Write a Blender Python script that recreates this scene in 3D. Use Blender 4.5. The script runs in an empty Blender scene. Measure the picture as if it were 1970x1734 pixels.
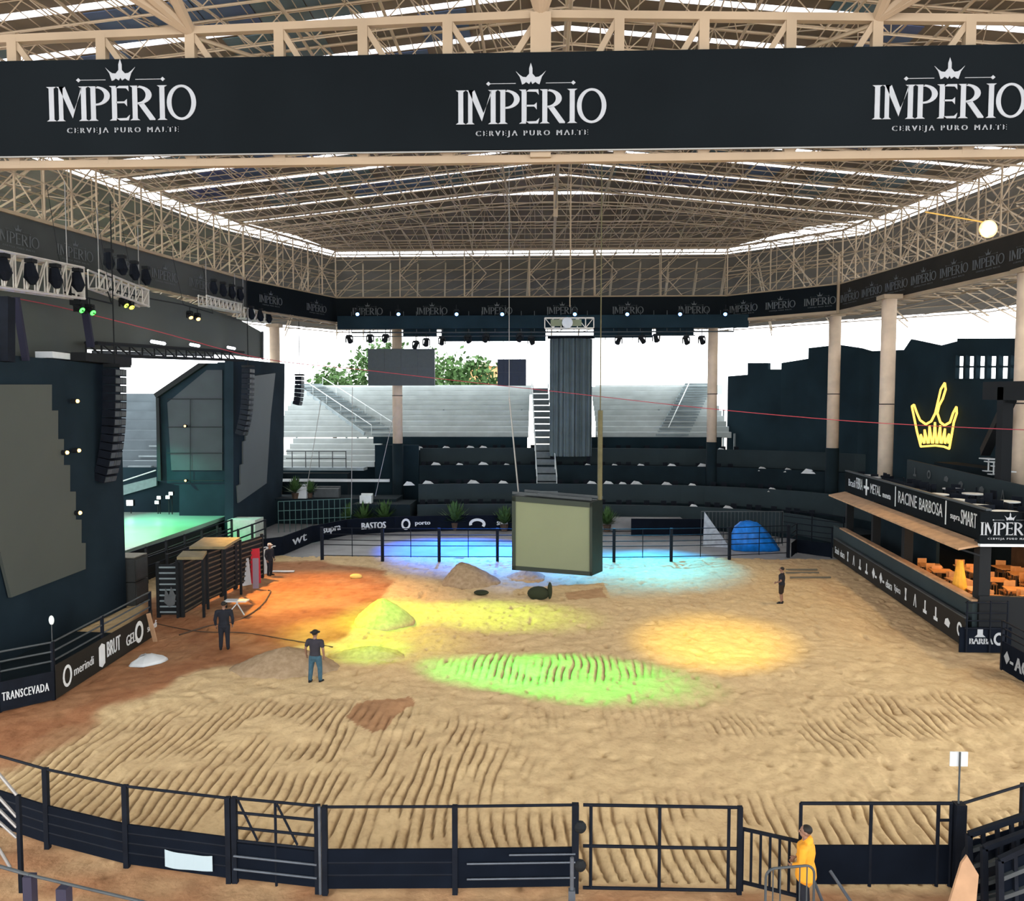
import bpy, math, random
import numpy as np
from mathutils import Vector, Matrix
random.seed(7)
sc = bpy.context.scene
COL = sc.collection

# ------------------------------------------------------------------ camera
FPX, CH = 1500.0, 9.2
PITCH = math.atan(82.0 / FPX)
YAW = math.atan(55.0 / FPX)
cam_d = bpy.data.cameras.new('camera')
cam = bpy.data.objects.new('camera', cam_d)
COL.objects.link(cam)
cam.location = (0, 0, CH)
cam.rotation_euler = (math.pi / 2 - PITCH, 0, YAW)
cam_d.sensor_fit = 'HORIZONTAL'
cam_d.sensor_width = 36.0
cam_d.lens = 36.0 * FPX / 1970.0
cam_d.clip_end = 2000
sc.camera = cam
CM = cam.rotation_euler.to_matrix()

# ------------------------------------------------------------------ world, exposure, daylight
w = bpy.data.worlds.new('overcast_sky')
sc.world = w
w.use_nodes = True
bg = w.node_tree.nodes['Background']
bg.inputs[0].default_value = (0.97, 0.985, 1.0, 1)
bg.inputs[1].default_value = 4.2
vs = sc.view_settings
vs.view_transform = 'Standard'
vs.look = 'None'
vs.gamma = 1.0
vs.exposure = 0.22
sc.cycles.use_denoising = True
sc.cycles.max_bounces = 8
sc.cycles.diffuse_bounces = 4
sc.cycles.sample_clamp_indirect = 6.0
sc.cycles.caustics_reflective = False
sc.cycles.caustics_refractive = False


def ray(px, py):
    return CM @ Vector(((px - 985.0) / FPX, -(py - 867.0) / FPX, -1.0))


def G(px, py, z=0.0):                       # point of the plane at height z
    d = ray(px, py)
    t = (z - CH) / d.z
    return Vector((d.x * t, d.y * t, z))


def PY(px, py, Y):
    d = ray(px, py)
    t = Y / d.y
    return Vector((d.x * t, Y, CH + d.z * t))


def PX(px, py, X):
    d = ray(px, py)
    t = X / d.x
    return Vector((X, d.y * t, CH + d.z * t))


def V(*a):
    return Vector(a)


# ------------------------------------------------------------------ materials
MATS = {}


def mat(name, col, rough=0.7, metal=0.0, noise=0.0, scale=4.0, emit=None, es=0.0, bump=0.0, spec=0.3, col2=None, detail=4.0):
    if name in MATS:
        return MATS[name]
    m = bpy.data.materials.new(name)
    m.use_nodes = True
    nt = m.node_tree
    b = nt.nodes['Principled BSDF']
    b.inputs['Roughness'].default_value = rough
    b.inputs['Metallic'].default_value = metal
    b.inputs['Specular IOR Level'].default_value = spec
    b.inputs['Base Color'].default_value = (*col, 1)
    if noise or col2 or bump:
        tc = nt.nodes.new('ShaderNodeTexCoord')
        n = nt.nodes.new('ShaderNodeTexNoise')
        n.inputs['Scale'].default_value = scale
        n.inputs['Detail'].default_value = detail
        nt.links.new(tc.outputs['Object'], n.inputs['Vector'])
        r = nt.nodes.new('ShaderNodeValToRGB')
        c2 = col2 or tuple(c * (1 + noise) for c in col)
        c1 = col if col2 else tuple(c * (1 - noise) for c in col)
        r.color_ramp.elements[0].position = 0.3
        r.color_ramp.elements[1].position = 0.7
        r.color_ramp.elements[0].color = (*c1, 1)
        r.color_ramp.elements[1].color = (*c2, 1)
        nt.links.new(n.outputs['Fac'], r.inputs['Fac'])
        nt.links.new(r.outputs['Color'], b.inputs['Base Color'])
        if bump:
            bp = nt.nodes.new('ShaderNodeBump')
            bp.inputs['Strength'].default_value = bump
            bp.inputs['Distance'].default_value = 0.05
            nt.links.new(n.outputs['Fac'], bp.inputs['Height'])
            nt.links.new(bp.outputs['Normal'], b.inputs['Normal'])
    if emit:
        b.inputs['Emission Color'].default_value = (*emit, 1)
        b.inputs['Emission Strength'].default_value = es
    MATS[name] = m
    return m


def h(r, g, b):                              # sRGB 0-255 to linear
    return tuple(((c / 255) / 12.92 if c / 255 < 0.04045 else ((c / 255 + 0.055) / 1.055) ** 2.4) for c in (r, g, b))


M_black = mat('painted_black_steel', (0.005, 0.0075, 0.013), 0.7, 0.0, noise=0.25, scale=3, spec=0.12)
M_panel = mat('dark_sheet_panel', (0.004, 0.0065, 0.012), 0.85, noise=0.2, scale=1.5, spec=0.06)
M_cloth = mat('black_cloth', (0.009, 0.017, 0.022), 0.95, noise=0.2, scale=0.6, spec=0.1)
M_clothr = mat('black_stand_cloth', (0.010, 0.022, 0.030), 0.95, noise=0.25, scale=0.35, spec=0.1)
M_banner = mat('charcoal_banner_vinyl', (0.0058, 0.0082, 0.0100), 0.9, noise=0.18, scale=0.25, spec=0.05)
M_banner2 = mat('grey_banner_vinyl', (0.055, 0.060, 0.058), 0.8, noise=0.2, scale=0.3, spec=0.15)
M_brownb = mat('brown_black_banner_vinyl', (0.018, 0.016, 0.013), 0.75, noise=0.2, scale=0.5, spec=0.15)
M_white = mat('white_print', (0.33, 0.355, 0.38), 0.8, noise=0.05, scale=3)
M_bright = mat('bright_white_print', (0.66, 0.70, 0.72), 0.8, noise=0.05, scale=3)
M_dimwhite = mat('faded_white_print', (0.09, 0.10, 0.105), 0.8, noise=0.15, scale=3)
M_steel = mat('beige_painted_steel', (0.31, 0.238, 0.158), 0.6, noise=0.12, scale=0.6)
M_steel2 = mat('beige_roof_tube', (0.34, 0.265, 0.18), 0.6, noise=0.15, scale=0.4)
M_conc = mat('beige_concrete_column', (0.66, 0.53, 0.40), 0.85, noise=0.12, scale=1.2, bump=0.1)
M_alu = mat('bleacher_metal_grey', (0.56, 0.62, 0.62), 0.6, noise=0.12, scale=0.8)
M_alud = mat('stair_metal_dark_grey', (0.20, 0.25, 0.265), 0.6, noise=0.2, scale=0.8)
M_ledgrey = mat('unlit_led_grey', (0.070, 0.080, 0.072), 0.7, noise=0.06, scale=0.25, spec=0.2)
M_ledgreen = mat('unlit_led_olive', (0.19, 0.215, 0.135), 0.6, noise=0.06, scale=0.3, spec=0.2)
M_tile = mat('led_tile_edge', (0.02, 0.022, 0.024), 0.7)
M_dark = mat('matt_black', (0.005, 0.007, 0.009), 0.8)
M_mid = mat('dark_grey_metal', (0.05, 0.06, 0.065), 0.5, noise=0.2, scale=2)
M_truss = mat('aluminium_truss', (0.55, 0.53, 0.48), 0.35, 0.3, noise=0.1, scale=2)
M_wood = mat('warm_plywood', (0.44, 0.27, 0.15), 0.65, noise=0.2, scale=2.5)
M_woodl = mat('pale_plywood', (0.38, 0.23, 0.13), 0.6, noise=0.15, scale=3)
M_woodd = mat('dark_stained_timber', (0.07, 0.045, 0.03), 0.7, noise=0.3, scale=3)
M_sheet = mat('white_plastic_sheet', (0.58, 0.62, 0.64), 0.6, noise=0.06, scale=2)
M_redcable = mat('red_cable', (0.35, 0.05, 0.07), 0.6)
M_cable = mat('steel_cable', (0.25, 0.25, 0.24), 0.4, 0.5)
M_skin = mat('skin', (0.22, 0.12, 0.08), 0.6)
M_teal = mat('teal_grey_wall', (0.020, 0.034, 0.038), 0.8, noise=0.15, scale=0.4)
M_green = mat('leaf_green', (0.05, 0.11, 0.03), 0.8, noise=0.4, scale=5)
M_bark = mat('bark', (0.07, 0.05, 0.035), 0.9, noise=0.3, scale=6)


# ------------------------------------------------------------------ mesh builder
class MB:
    def __init__(s):
        s.v = []
        s.f = []

    def quad(s, a, b, c, d):
        n = len(s.v)
        s.v += [Vector(a), Vector(b), Vector(c), Vector(d)]
        s.f.append((n, n + 1, n + 2, n + 3))
        return s

    def box(s, c, size, rz=0.0, rot=None):
        n = len(s.v)
        R = rot or Matrix.Rotation(rz, 3, 'Z')
        c = Vector(c)
        hx, hy, hz = size[0] / 2, size[1] / 2, size[2] / 2
        for x, y, z in ((-1, -1, -1), (1, -1, -1), (1, 1, -1), (-1, 1, -1), (-1, -1, 1), (1, -1, 1), (1, 1, 1), (-1, 1, 1)):
            s.v.append(c + R @ Vector((x * hx, y * hy, z * hz)))
        for q in ((0, 3, 2, 1), (4, 5, 6, 7), (0, 1, 5, 4), (1, 2, 6, 5), (2, 3, 7, 6), (3, 0, 4, 7)):
            s.f.append(tuple(n + i for i in q))
        return s

    def frame(s, p, q):
        d = (Vector(q) - Vector(p))
        L = d.length
        d = d / max(L, 1e-9)
        up = Vector((0, 0, 1)) if abs(d.z) < 0.95 else Vector((0, 1, 0))
        a = d.cross(up).normalized()
        b = a.cross(d).normalized()
        return d, a, b, L

    def bar(s, p, q, wd, ht=None):
        ht = ht or wd
        d, a, b, L = s.frame(p, q)
        n = len(s.v)
        for P in (Vector(p), Vector(q)):
            for x, y in ((-1, -1), (1, -1), (1, 1), (-1, 1)):
                s.v.append(P + a * x * wd / 2 + b * y * ht / 2)
        for t in ((0, 1, 2, 3), (7, 6, 5, 4), (0, 4, 5, 1), (1, 5, 6, 2), (2, 6, 7, 3), (3, 7, 4, 0)):
            s.f.append(tuple(n + i for i in t))
        return s

    def tube(s, p, q, r, n=8, r2=None, caps=True):
        d, a, b, L = s.frame(p, q)
        k = len(s.v)
        r2 = r if r2 is None else r2
        for P, rr in ((Vector(p), r), (Vector(q), r2)):
            for i in range(n):
                t = 2 * math.pi * i / n
                s.v.append(P + a * math.cos(t) * rr + b * math.sin(t) * rr)
        for i in range(n):
            j = (i + 1) % n
            s.f.append((k + i, k + j, k + n + j, k + n + i))
        if caps:
            s.f.append(tuple(k + n - 1 - i for i in range(n)))
            s.f.append(tuple(k + n + i for i in range(n)))
        return s

    def path(s, pts, r, n=8):
        for a, b in zip(pts[:-1], pts[1:]):
            s.tube(a, b, r, n)
        return s

    def loft(s, rings, caps=True):            # rings: list of equal-length vertex lists
        k = len(s.v)
        n = len(rings[0])
        for r in rings:
            s.v += [Vector(p) for p in r]
        for j in range(len(rings) - 1):
            for i in range(n):
                i2 = (i + 1) % n
                s.f.append((k + j * n + i, k + j * n + i2, k + (j + 1) * n + i2, k + (j + 1) * n + i))
        if caps:
            s.f.append(tuple(k + n - 1 - i for i in range(n)))
            s.f.append(tuple(k + (len(rings) - 1) * n + i for i in range(n)))
        return s

    def limb(s, pts, rad, n=12, sq=1.0):      # tapered limb with elliptical sections and rounded ends
        P = [Vector(p) for p in pts]
        R = list(rad)
        d0 = (P[1] - P[0]).normalized()
        d1 = (P[-1] - P[-2]).normalized()
        P = [P[0] - d0 * R[0] * 0.8] + P + [P[-1] + d1 * R[-1] * 0.8]
        R = [R[0] * 0.45] + R + [R[-1] * 0.45]
        rings = []
        for i, p in enumerate(P):
            d = (P[min(i + 1, len(P) - 1)] - P[max(i - 1, 0)]).normalized()
            up = Vector((0, 1, 0)) if abs(d.y) < 0.9 else Vector((1, 0, 0))
            a = d.cross(up).normalized()
            b = a.cross(d).normalized()
            rings.append([p + a * math.cos(2 * math.pi * k / n) * R[i] + b * math.sin(2 * math.pi * k / n) * R[i] * sq for k in range(n)])
        return s.loft(rings)

    def ball(s, c, r, seg=14, rings=9):
        c = Vector(c)
        rr = r if hasattr(r, '__len__') else (r, r, r)
        L = []
        for j in range(rings + 1):
            t = math.pi * (0.02 + 0.96 * j / rings)
            L.append([c + Vector((math.sin(t) * math.cos(2 * math.pi * k / seg) * rr[0], math.sin(t) * math.sin(2 * math.pi * k / seg) * rr[1], -math.cos(t) * rr[2])) for k in range(seg)])
        return s.loft(L)

    def prism(s, poly, O, U, W, N, th):       # 2D polygon on plane O + u*U + w*W, extruded along N
        O, U, W, N = Vector(O), Vector(U), Vector(W), Vector(N)
        k = len(s.v)
        n = len(poly)
        for off in (0, th):
            for u, w_ in poly:
                s.v.append(O + U * u + W * w_ + N * off)
        s.f.append(tuple(k + n - 1 - i for i in range(n)))
        s.f.append(tuple(k + n + i for i in range(n)))
        for i in range(n):
            j = (i + 1) % n
            s.f.append((k + i, k + j, k + n + j, k + n + i))
        return s

    def build(s, name, material, parent=None, smooth=False, world=True):
        me = bpy.data.meshes.new(name)
        vs_ = s.v
        if parent is not None and world:
            Mi = XF[parent.name].inverted()
            vs_ = [Mi @ v for v in vs_]
        me.from_pydata([tuple(v) for v in vs_], [], s.f)
        me.materials.append(material)
        if smooth:
            me.polygons.foreach_set('use_smooth', [True] * len(me.polygons))
        me.update()
        o = bpy.data.objects.new(name, me)
        COL.objects.link(o)
        if parent is not None:
            o.parent = parent
            XF[o.name] = XF[parent.name]
        else:
            XF[o.name] = Matrix.Identity(4)
        return o


XF = {}


def tag(o, label=None, cat=None, group=None, kind=None):
    if label:
        o['label'] = label
    if cat:
        o['category'] = cat
    if group:
        o['group'] = group
    if kind:
        o['kind'] = kind
    return o


def thing(name, loc, label, cat, rz=0.0, group=None, kind=None):
    o = bpy.data.objects.new(name, None)
    COL.objects.link(o)
    o.empty_display_size = 0.3
    o.location = loc
    o.rotation_euler = (0, 0, rz)
    XF[o.name] = Matrix.Translation(Vector(loc)) @ Matrix.Rotation(rz, 4, 'Z')
    return tag(o, label, cat, group, kind)


def solo(mb, name, material, label, cat, group=None, kind=None, smooth=False, base=None):
    """a thing that is one mesh, origin at its base"""
    if base is None:
        xs = [v.x for v in mb.v]; ys = [v.y for v in mb.v]; zs = [v.z for v in mb.v]
        base = Vector(((min(xs) + max(xs)) / 2, (min(ys) + max(ys)) / 2, min(zs)))
    base = Vector(base)
    mb.v = [v - base for v in mb.v]
    o = mb.build(name, material, smooth=smooth)
    o.location = base
    XF[o.name] = Matrix.Translation(base)
    return tag(o, label, cat, group, kind)


def struct(mb, name, material, smooth=False, label=None, parent=None):
    o = mb.build(name, material, parent, smooth=smooth)
    if parent is None:
        o['kind'] = 'structure'
        o['label'] = label or name.replace('_', ' ')
    return o


def copy_tree(o, loc=None, rz=None, label=None, parent=None, group=None):
    c = o.copy()
    COL.objects.link(c)
    if parent is not None:
        c.parent = parent
    if loc is not None:
        c.location = loc
    if rz is not None:
        c.rotation_euler = (0, 0, rz)
    if label:
        c['label'] = label
    if group:
        c['group'] = group
    for ch in list(o.children):
        copy_tree(ch, parent=c)
    return c


# ------------------------------------------------------------------ lettering
_tc = {}


def text2d(txt, spacing=1.0):
    key = (txt, spacing)
    if key in _tc:
        return _tc[key]
    cu = bpy.data.curves.new('t', 'FONT')
    cu.body = txt
    cu.space_character = spacing
    cu.resolution_u = 2
    ob = bpy.data.objects.new('t', cu)
    COL.objects.link(ob)
    bpy.context.view_layer.update()
    me = bpy.data.meshes.new_from_object(ob)
    vs_ = [(v.co.x, v.co.y) for v in me.vertices]
    fs = [tuple(p.vertices) for p in me.polygons]
    bpy.data.objects.remove(ob)
    bpy.data.meshes.remove(me)
    bpy.data.curves.remove(cu)
    x0 = min(v[0] for v in vs_); x1 = max(v[0] for v in vs_)
    y0 = min(v[1] for v in vs_); y1 = max(v[1] for v in vs_)
    vs_ = [((x - x0) / (x1 - x0), (y - y0) / (y1 - y0)) for x, y in vs_]
    _tc[key] = (vs_, fs)
    return _tc[key]


def put_text(mb, txt, O, U, W, width, height, spacing=1.0, fat=0.0):
    """lettering of the given width/height; O lower-left corner, U, W unit vectors"""
    vs_, fs = text2d(txt, spacing)
    for dx in ((0,) if not fat else (-fat, fat)):
        n = len(mb.v)
        for x, y in vs_:
            mb.v.append(Vector(O) + Vector(U) * (x * width + dx) + Vector(W) * y * height)
        mb.f += [tuple(n + i for i in f) for f in fs]


def serif(x, y0, y1, wd, sl=0.5):            # vertical stem with flared feet
    e = wd * sl
    t = 0.05
    return [[(x - wd / 2 - e, y0), (x + wd / 2 + e, y0), (x + wd / 2, y0 + t), (x + wd / 2, y1 - t), (x + wd / 2 + e, y1), (x - wd / 2 - e, y1), (x - wd / 2, y1 - t), (x - wd / 2, y0 + t)]]


def arcring(cx, cy, rx, ry, ix, iy, a0, a1, n=18, icx=0.0):
    out = []
    for i in range(n):
        t0 = a0 + (a1 - a0) * i / n
        t1 = a0 + (a1 - a0) * (i + 1) / n
        out.append([(cx + rx * math.cos(t0), cy + ry * math.sin(t0)), (cx + rx * math.cos(t1), cy + ry * math.sin(t1)),
                    (cx + icx + ix * math.cos(t1), cy + iy * math.sin(t1)), (cx + icx + ix * math.cos(t0), cy + iy * math.sin(t0))])
    return out


def imperio_polys(tagline=True):
    """unit: lettering height 1, total width about 4.35, origin centre of the lettering's base"""
    P = []
    S = 0.15
    P += serif(0.135, 0, 1, S)                                 # I
    P += serif(0.42, 0, 1, 0.13)                               # M
    P += serif(1.11, 0, 1, S)
    P.append([(0.36, 1), (0.55, 1), (0.82, 0.32), (0.77, 0.08)])
    P.append([(0.77, 0.08), (0.82, 0.32), (1.05, 0.88), (1.05, 1.0)])
    P += serif(1.40, 0, 1, S)                                  # P
    P += arcring(1.48, 0.72, 0.43, 0.28, 0.26, 0.225, -math.pi / 2, math.pi / 2, 12)
    P += serif(2.04, 0, 1, S)                                  # E
    P.append([(2.1, 0.0), (2.46, 0.0), (2.5, 0.16), (2.4, 0.07), (2.1, 0.06)])
    P.append([(2.1, 0.94), (2.4, 0.93), (2.48, 0.84), (2.47, 1.0), (2.1, 1.0)])
    P.append([(2.1, 0.50), (2.34, 0.50), (2.42, 0.41), (2.42, 0.62), (2.34, 0.55), (2.1, 0.55)])
    P += serif(2.66, 0, 1, S)                                  # R
    P += arcring(2.74, 0.73, 0.43, 0.27, 0.25, 0.215, -math.pi / 2, math.pi / 2, 12)
    P.append([(2.76, 0.47), (2.93, 0.49), (3.27, 0.03), (3.26, 0), (3.10, 0)])
    P += serif(3.48, 0, 1, S)                                  # I
    P += arcring(4.06, 0.5, 0.44, 0.51, 0.30, 0.44, 0, 2 * math.pi, 36)  # O
    P = [[(x - 2.27, y) for x, y in p] for p in P]
    c = -0.03                                                  # crown above
    P.append([(c - 0.26, 1.15), (c - 0.33, 1.37), (c - 0.45, 1.54), (c - 0.33, 1.43), (c - 0.24, 1.37), (c - 0.14, 1.36), (c - 0.14, 1.22), (c - 0.2, 1.17)])
    P.append([(c + 0.26, 1.15), (c + 0.2, 1.17), (c + 0.14, 1.22), (c + 0.14, 1.36), (c + 0.24, 1.37), (c + 0.33, 1.43), (c + 0.45, 1.54), (c + 0.33, 1.37)])
    P.append([(c - 0.14, 1.36), (c - 0.14, 1.22), (c - 0.05, 1.16), (c, 1.24), (c + 0.05, 1.16), (c + 0.14, 1.22), (c + 0.14, 1.36), (c + 0.05, 1.46), (c + 0.05, 1.62), (c, 1.78), (c - 0.05, 1.62), (c - 0.05, 1.46)])
    for sgn in (-1, 1):                                        # thin line with end diamonds
        x0, x1 = c + sgn * 0.45, c + sgn * 1.2
        xa, xb = min(x0, x1), max(x0, x1)
        P.append([(xa, 1.175), (xb, 1.175), (xb, 1.19), (xa, 1.19)])
        xe = c + sgn * 1.27
        P.append([(xe - 0.07, 1.182), (xe, 1.12), (xe + 0.07, 1.182), (xe, 1.245)])
    return P


IMP = imperio_polys()


def put_imperio(mb, C0, U, W, N, ht, tagline=True):
    """C0 = centre of the lettering's base on the surface, ht = height of the capitals"""
    C0, U, W, N = Vector(C0), Vector(U), Vector(W), Vector(N)
    for p in IMP:
        mb.prism([(x * ht, y * ht) for x, y in p], C0, U, W, N, 0.012)
    if tagline:
        put_text(mb, 'CERVEJA PURO MALTE', C0 - U * ht * 1.68 - W * ht * 0.40 + N * 0.012, U, W, ht * 3.36, ht * 0.2, 1.5, fat=0.006)
# ================================================================== GROUND
def vnoise(x, y, sc_, seed):
    rs = np.random.RandomState(seed)
    g = rs.rand(256, 256)
    X = x / sc_ + 100.3
    Y = y / sc_ + 77.7
    xi = np.floor(X).astype(int); yi = np.floor(Y).astype(int)
    fx = X - xi; fy = Y - yi
    fx = fx * fx * (3 - 2 * fx); fy = fy * fy * (3 - 2 * fy)
    a = g[xi % 256, yi % 256]; b = g[(xi + 1) % 256, yi % 256]
    c = g[xi % 256, (yi + 1) % 256]; d = g[(xi + 1) % 256, (yi + 1) % 256]
    return (a * (1 - fx) + b * fx) * (1 - fy) + (c * (1 - fx) + d * fx) * fy


def inpoly(x, y, poly):
    r = np.zeros(x.shape, bool)
    n = len(poly)
    for i in range(n):
        x1, y1 = poly[i]; x2, y2 = poly[(i + 1) % n]
        c = ((y1 > y) != (y2 > y)) & (x < (x2 - x1) * (y - y1) / ((y2 - y1) or 1e-9) + x1)
        r ^= c
    return r


def gp(pts, z=0.0):
    return [tuple(G(a, b, z)[:2]) for a, b in pts]


def blob(x, y, cx, cy, rx, ry, soft=0.35):
    d = np.sqrt(((x - cx) / rx) ** 2 + ((y - cy) / ry) ** 2)
    return np.clip((1 - d) / soft, 0, 1)


dx, dy = 0.048, 0.11
xs = np.arange(-23, 21, dx)
ys = np.arange(13.6, 47.6, dy)
XX, YY = np.meshgrid(xs, ys)
jit = (vnoise(XX, YY, 1.1, 1) - .5) * 0.16 + (vnoise(XX, YY, 3.6, 2) - .5) * 0.22
U = (XX + jit + 0.10 * np.sin(YY * 0.8 + XX * 0.2)) / 0.27
fr = U - np.floor(U)
groove = np.exp(-((fr - 0.5) / 0.15) ** 2)
brk = np.clip((vnoise(XX, YY * 0.6, 0.55, 3) - 0.16) * 3.0, 0, 1)      # grooves break up here and there
zone_l = blob(XX, YY, -7.0, 19.8, 7.5, 4.6, 0.3)
zone_f = np.clip((18.4 + 1.2 * (vnoise(XX, YY, 2.5, 9) - .5) - YY) / 1.2, 0, 1) * np.clip((XX + 12.5) / 2, 0, 1)
yfence = np.interp(XX, [-14, -11.5, -9.7, -7.9, -5.9, -4, 20], [17.8, 16.8, 16.2, 15.5, 15.1, 14.72, 14.7])
outf = YY < yfence + .1
zone_l = np.where(outf, 0, zone_l); zone_f = np.where(outf, 0, zone_f)
zone_g = blob(XX, YY, 0.3, 27.4, 4.6, 2.0, 0.4) * 0.8
zone_r = blob(XX, YY, 10.6, 23.4, 1.9, 2.0, 0.5) * 0.9 + blob(XX, YY, 8.3, 21.7, 1.2, 1.6, 0.5) * .8 + blob(XX, YY, 13.1, 24, 1.8, 1.6, 0.5) * .7 + blob(XX, YY, 5.5, 22.6, 2.0, 1.3, 0.6) * .45
zone_c = blob(XX, YY, 2.0, 22.8, 5.0, 2.0, 0.6) * 0.25
zone = np.clip(np.maximum.reduce([zone_l, zone_f, zone_g, zone_r, zone_c]), 0, 1)
# rough trodden sand elsewhere
rough = (vnoise(XX, YY, 0.22, 4) - .5) * 0.05 + (vnoise(XX, YY, 0.5, 5) - .5) * 0.07 + (vnoise(XX, YY, 1.8, 6) - .5) * 0.09 + (vnoise(XX, YY, 0.11, 14) - .5) * 0.025
hoof = np.clip(vnoise(XX, YY, 0.3, 7) - 0.76, 0, 1) * 0.42
ZZ = rough - hoof * (1 - zone) - groove * brk * zone * 0.115 + (vnoise(XX, YY, 6, 8) - .5) * 0.12
# two wheel tracks running down the right side
for off in (0.0, 1.6):
    tx = 6.2 + off + (30 - YY) * (-0.05) + 0.25 * np.sin(YY * 0.3)
    ZZ -= 0.035 * np.exp(-((XX - tx) / 0.13) ** 2) * np.clip((YY - 24) / 3, 0, 1) * np.clip((43 - YY) / 3, 0, 1)
# orange clay
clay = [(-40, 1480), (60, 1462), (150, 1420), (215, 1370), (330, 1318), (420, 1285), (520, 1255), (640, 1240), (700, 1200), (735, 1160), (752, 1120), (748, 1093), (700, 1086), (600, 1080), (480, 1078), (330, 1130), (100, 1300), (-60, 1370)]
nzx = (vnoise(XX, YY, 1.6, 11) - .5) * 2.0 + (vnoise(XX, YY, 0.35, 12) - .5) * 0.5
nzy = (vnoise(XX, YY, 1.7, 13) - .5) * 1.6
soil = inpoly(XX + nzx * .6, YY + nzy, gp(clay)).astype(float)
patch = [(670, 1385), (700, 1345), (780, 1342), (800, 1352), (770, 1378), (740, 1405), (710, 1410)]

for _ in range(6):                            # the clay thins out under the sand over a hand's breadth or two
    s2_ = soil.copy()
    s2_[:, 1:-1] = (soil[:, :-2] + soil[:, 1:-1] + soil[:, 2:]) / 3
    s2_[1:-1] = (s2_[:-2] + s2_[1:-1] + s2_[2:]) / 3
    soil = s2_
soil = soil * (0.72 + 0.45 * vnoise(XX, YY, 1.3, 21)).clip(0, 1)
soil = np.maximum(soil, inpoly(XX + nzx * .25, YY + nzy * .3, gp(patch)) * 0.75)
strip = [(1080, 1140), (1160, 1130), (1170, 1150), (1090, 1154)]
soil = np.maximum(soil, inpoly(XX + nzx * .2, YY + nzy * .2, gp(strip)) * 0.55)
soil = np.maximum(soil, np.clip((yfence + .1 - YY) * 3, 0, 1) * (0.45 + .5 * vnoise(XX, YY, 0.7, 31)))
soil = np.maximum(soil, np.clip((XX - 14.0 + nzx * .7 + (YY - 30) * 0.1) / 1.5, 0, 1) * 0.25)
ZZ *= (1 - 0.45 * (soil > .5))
groove_shade = np.clip(groove * brk * zone * 1.0 + hoof * 3.5, 0, 1) * 0.5    # shade of the grooves and prints painted into the sand colour
ny_, nx_ = XX.shape
co = np.stack([XX.ravel(), YY.ravel(), ZZ.ravel()], 1).astype(np.float32)
idx = np.arange(ny_ * nx_).reshape(ny_, nx_)
q = np.stack([idx[:-1, :-1], idx[:-1, 1:], idx[1:, 1:], idx[1:, :-1]], -1).reshape(-1, 4)
me = bpy.data.meshes.new('arena_sand')
me.vertices.add(len(co)); me.vertices.foreach_set('co', co.ravel())
me.loops.add(q.size); me.loops.foreach_set('vertex_index', q.ravel().astype(np.int32))
me.polygons.add(len(q))
me.polygons.foreach_set('loop_start', (np.arange(len(q)) * 4).astype(np.int32))
me.polygons.foreach_set('loop_total', np.full(len(q), 4, np.int32))
me.polygons.foreach_set('use_smooth', np.ones(len(q), bool))
me.update(calc_edges=True)
for nm, arr in (('clay', soil), ('groove_shade', groove_shade)):
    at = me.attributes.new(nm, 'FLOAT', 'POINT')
    at.data.foreach_set('value', arr.ravel().astype(np.float32))


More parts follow.
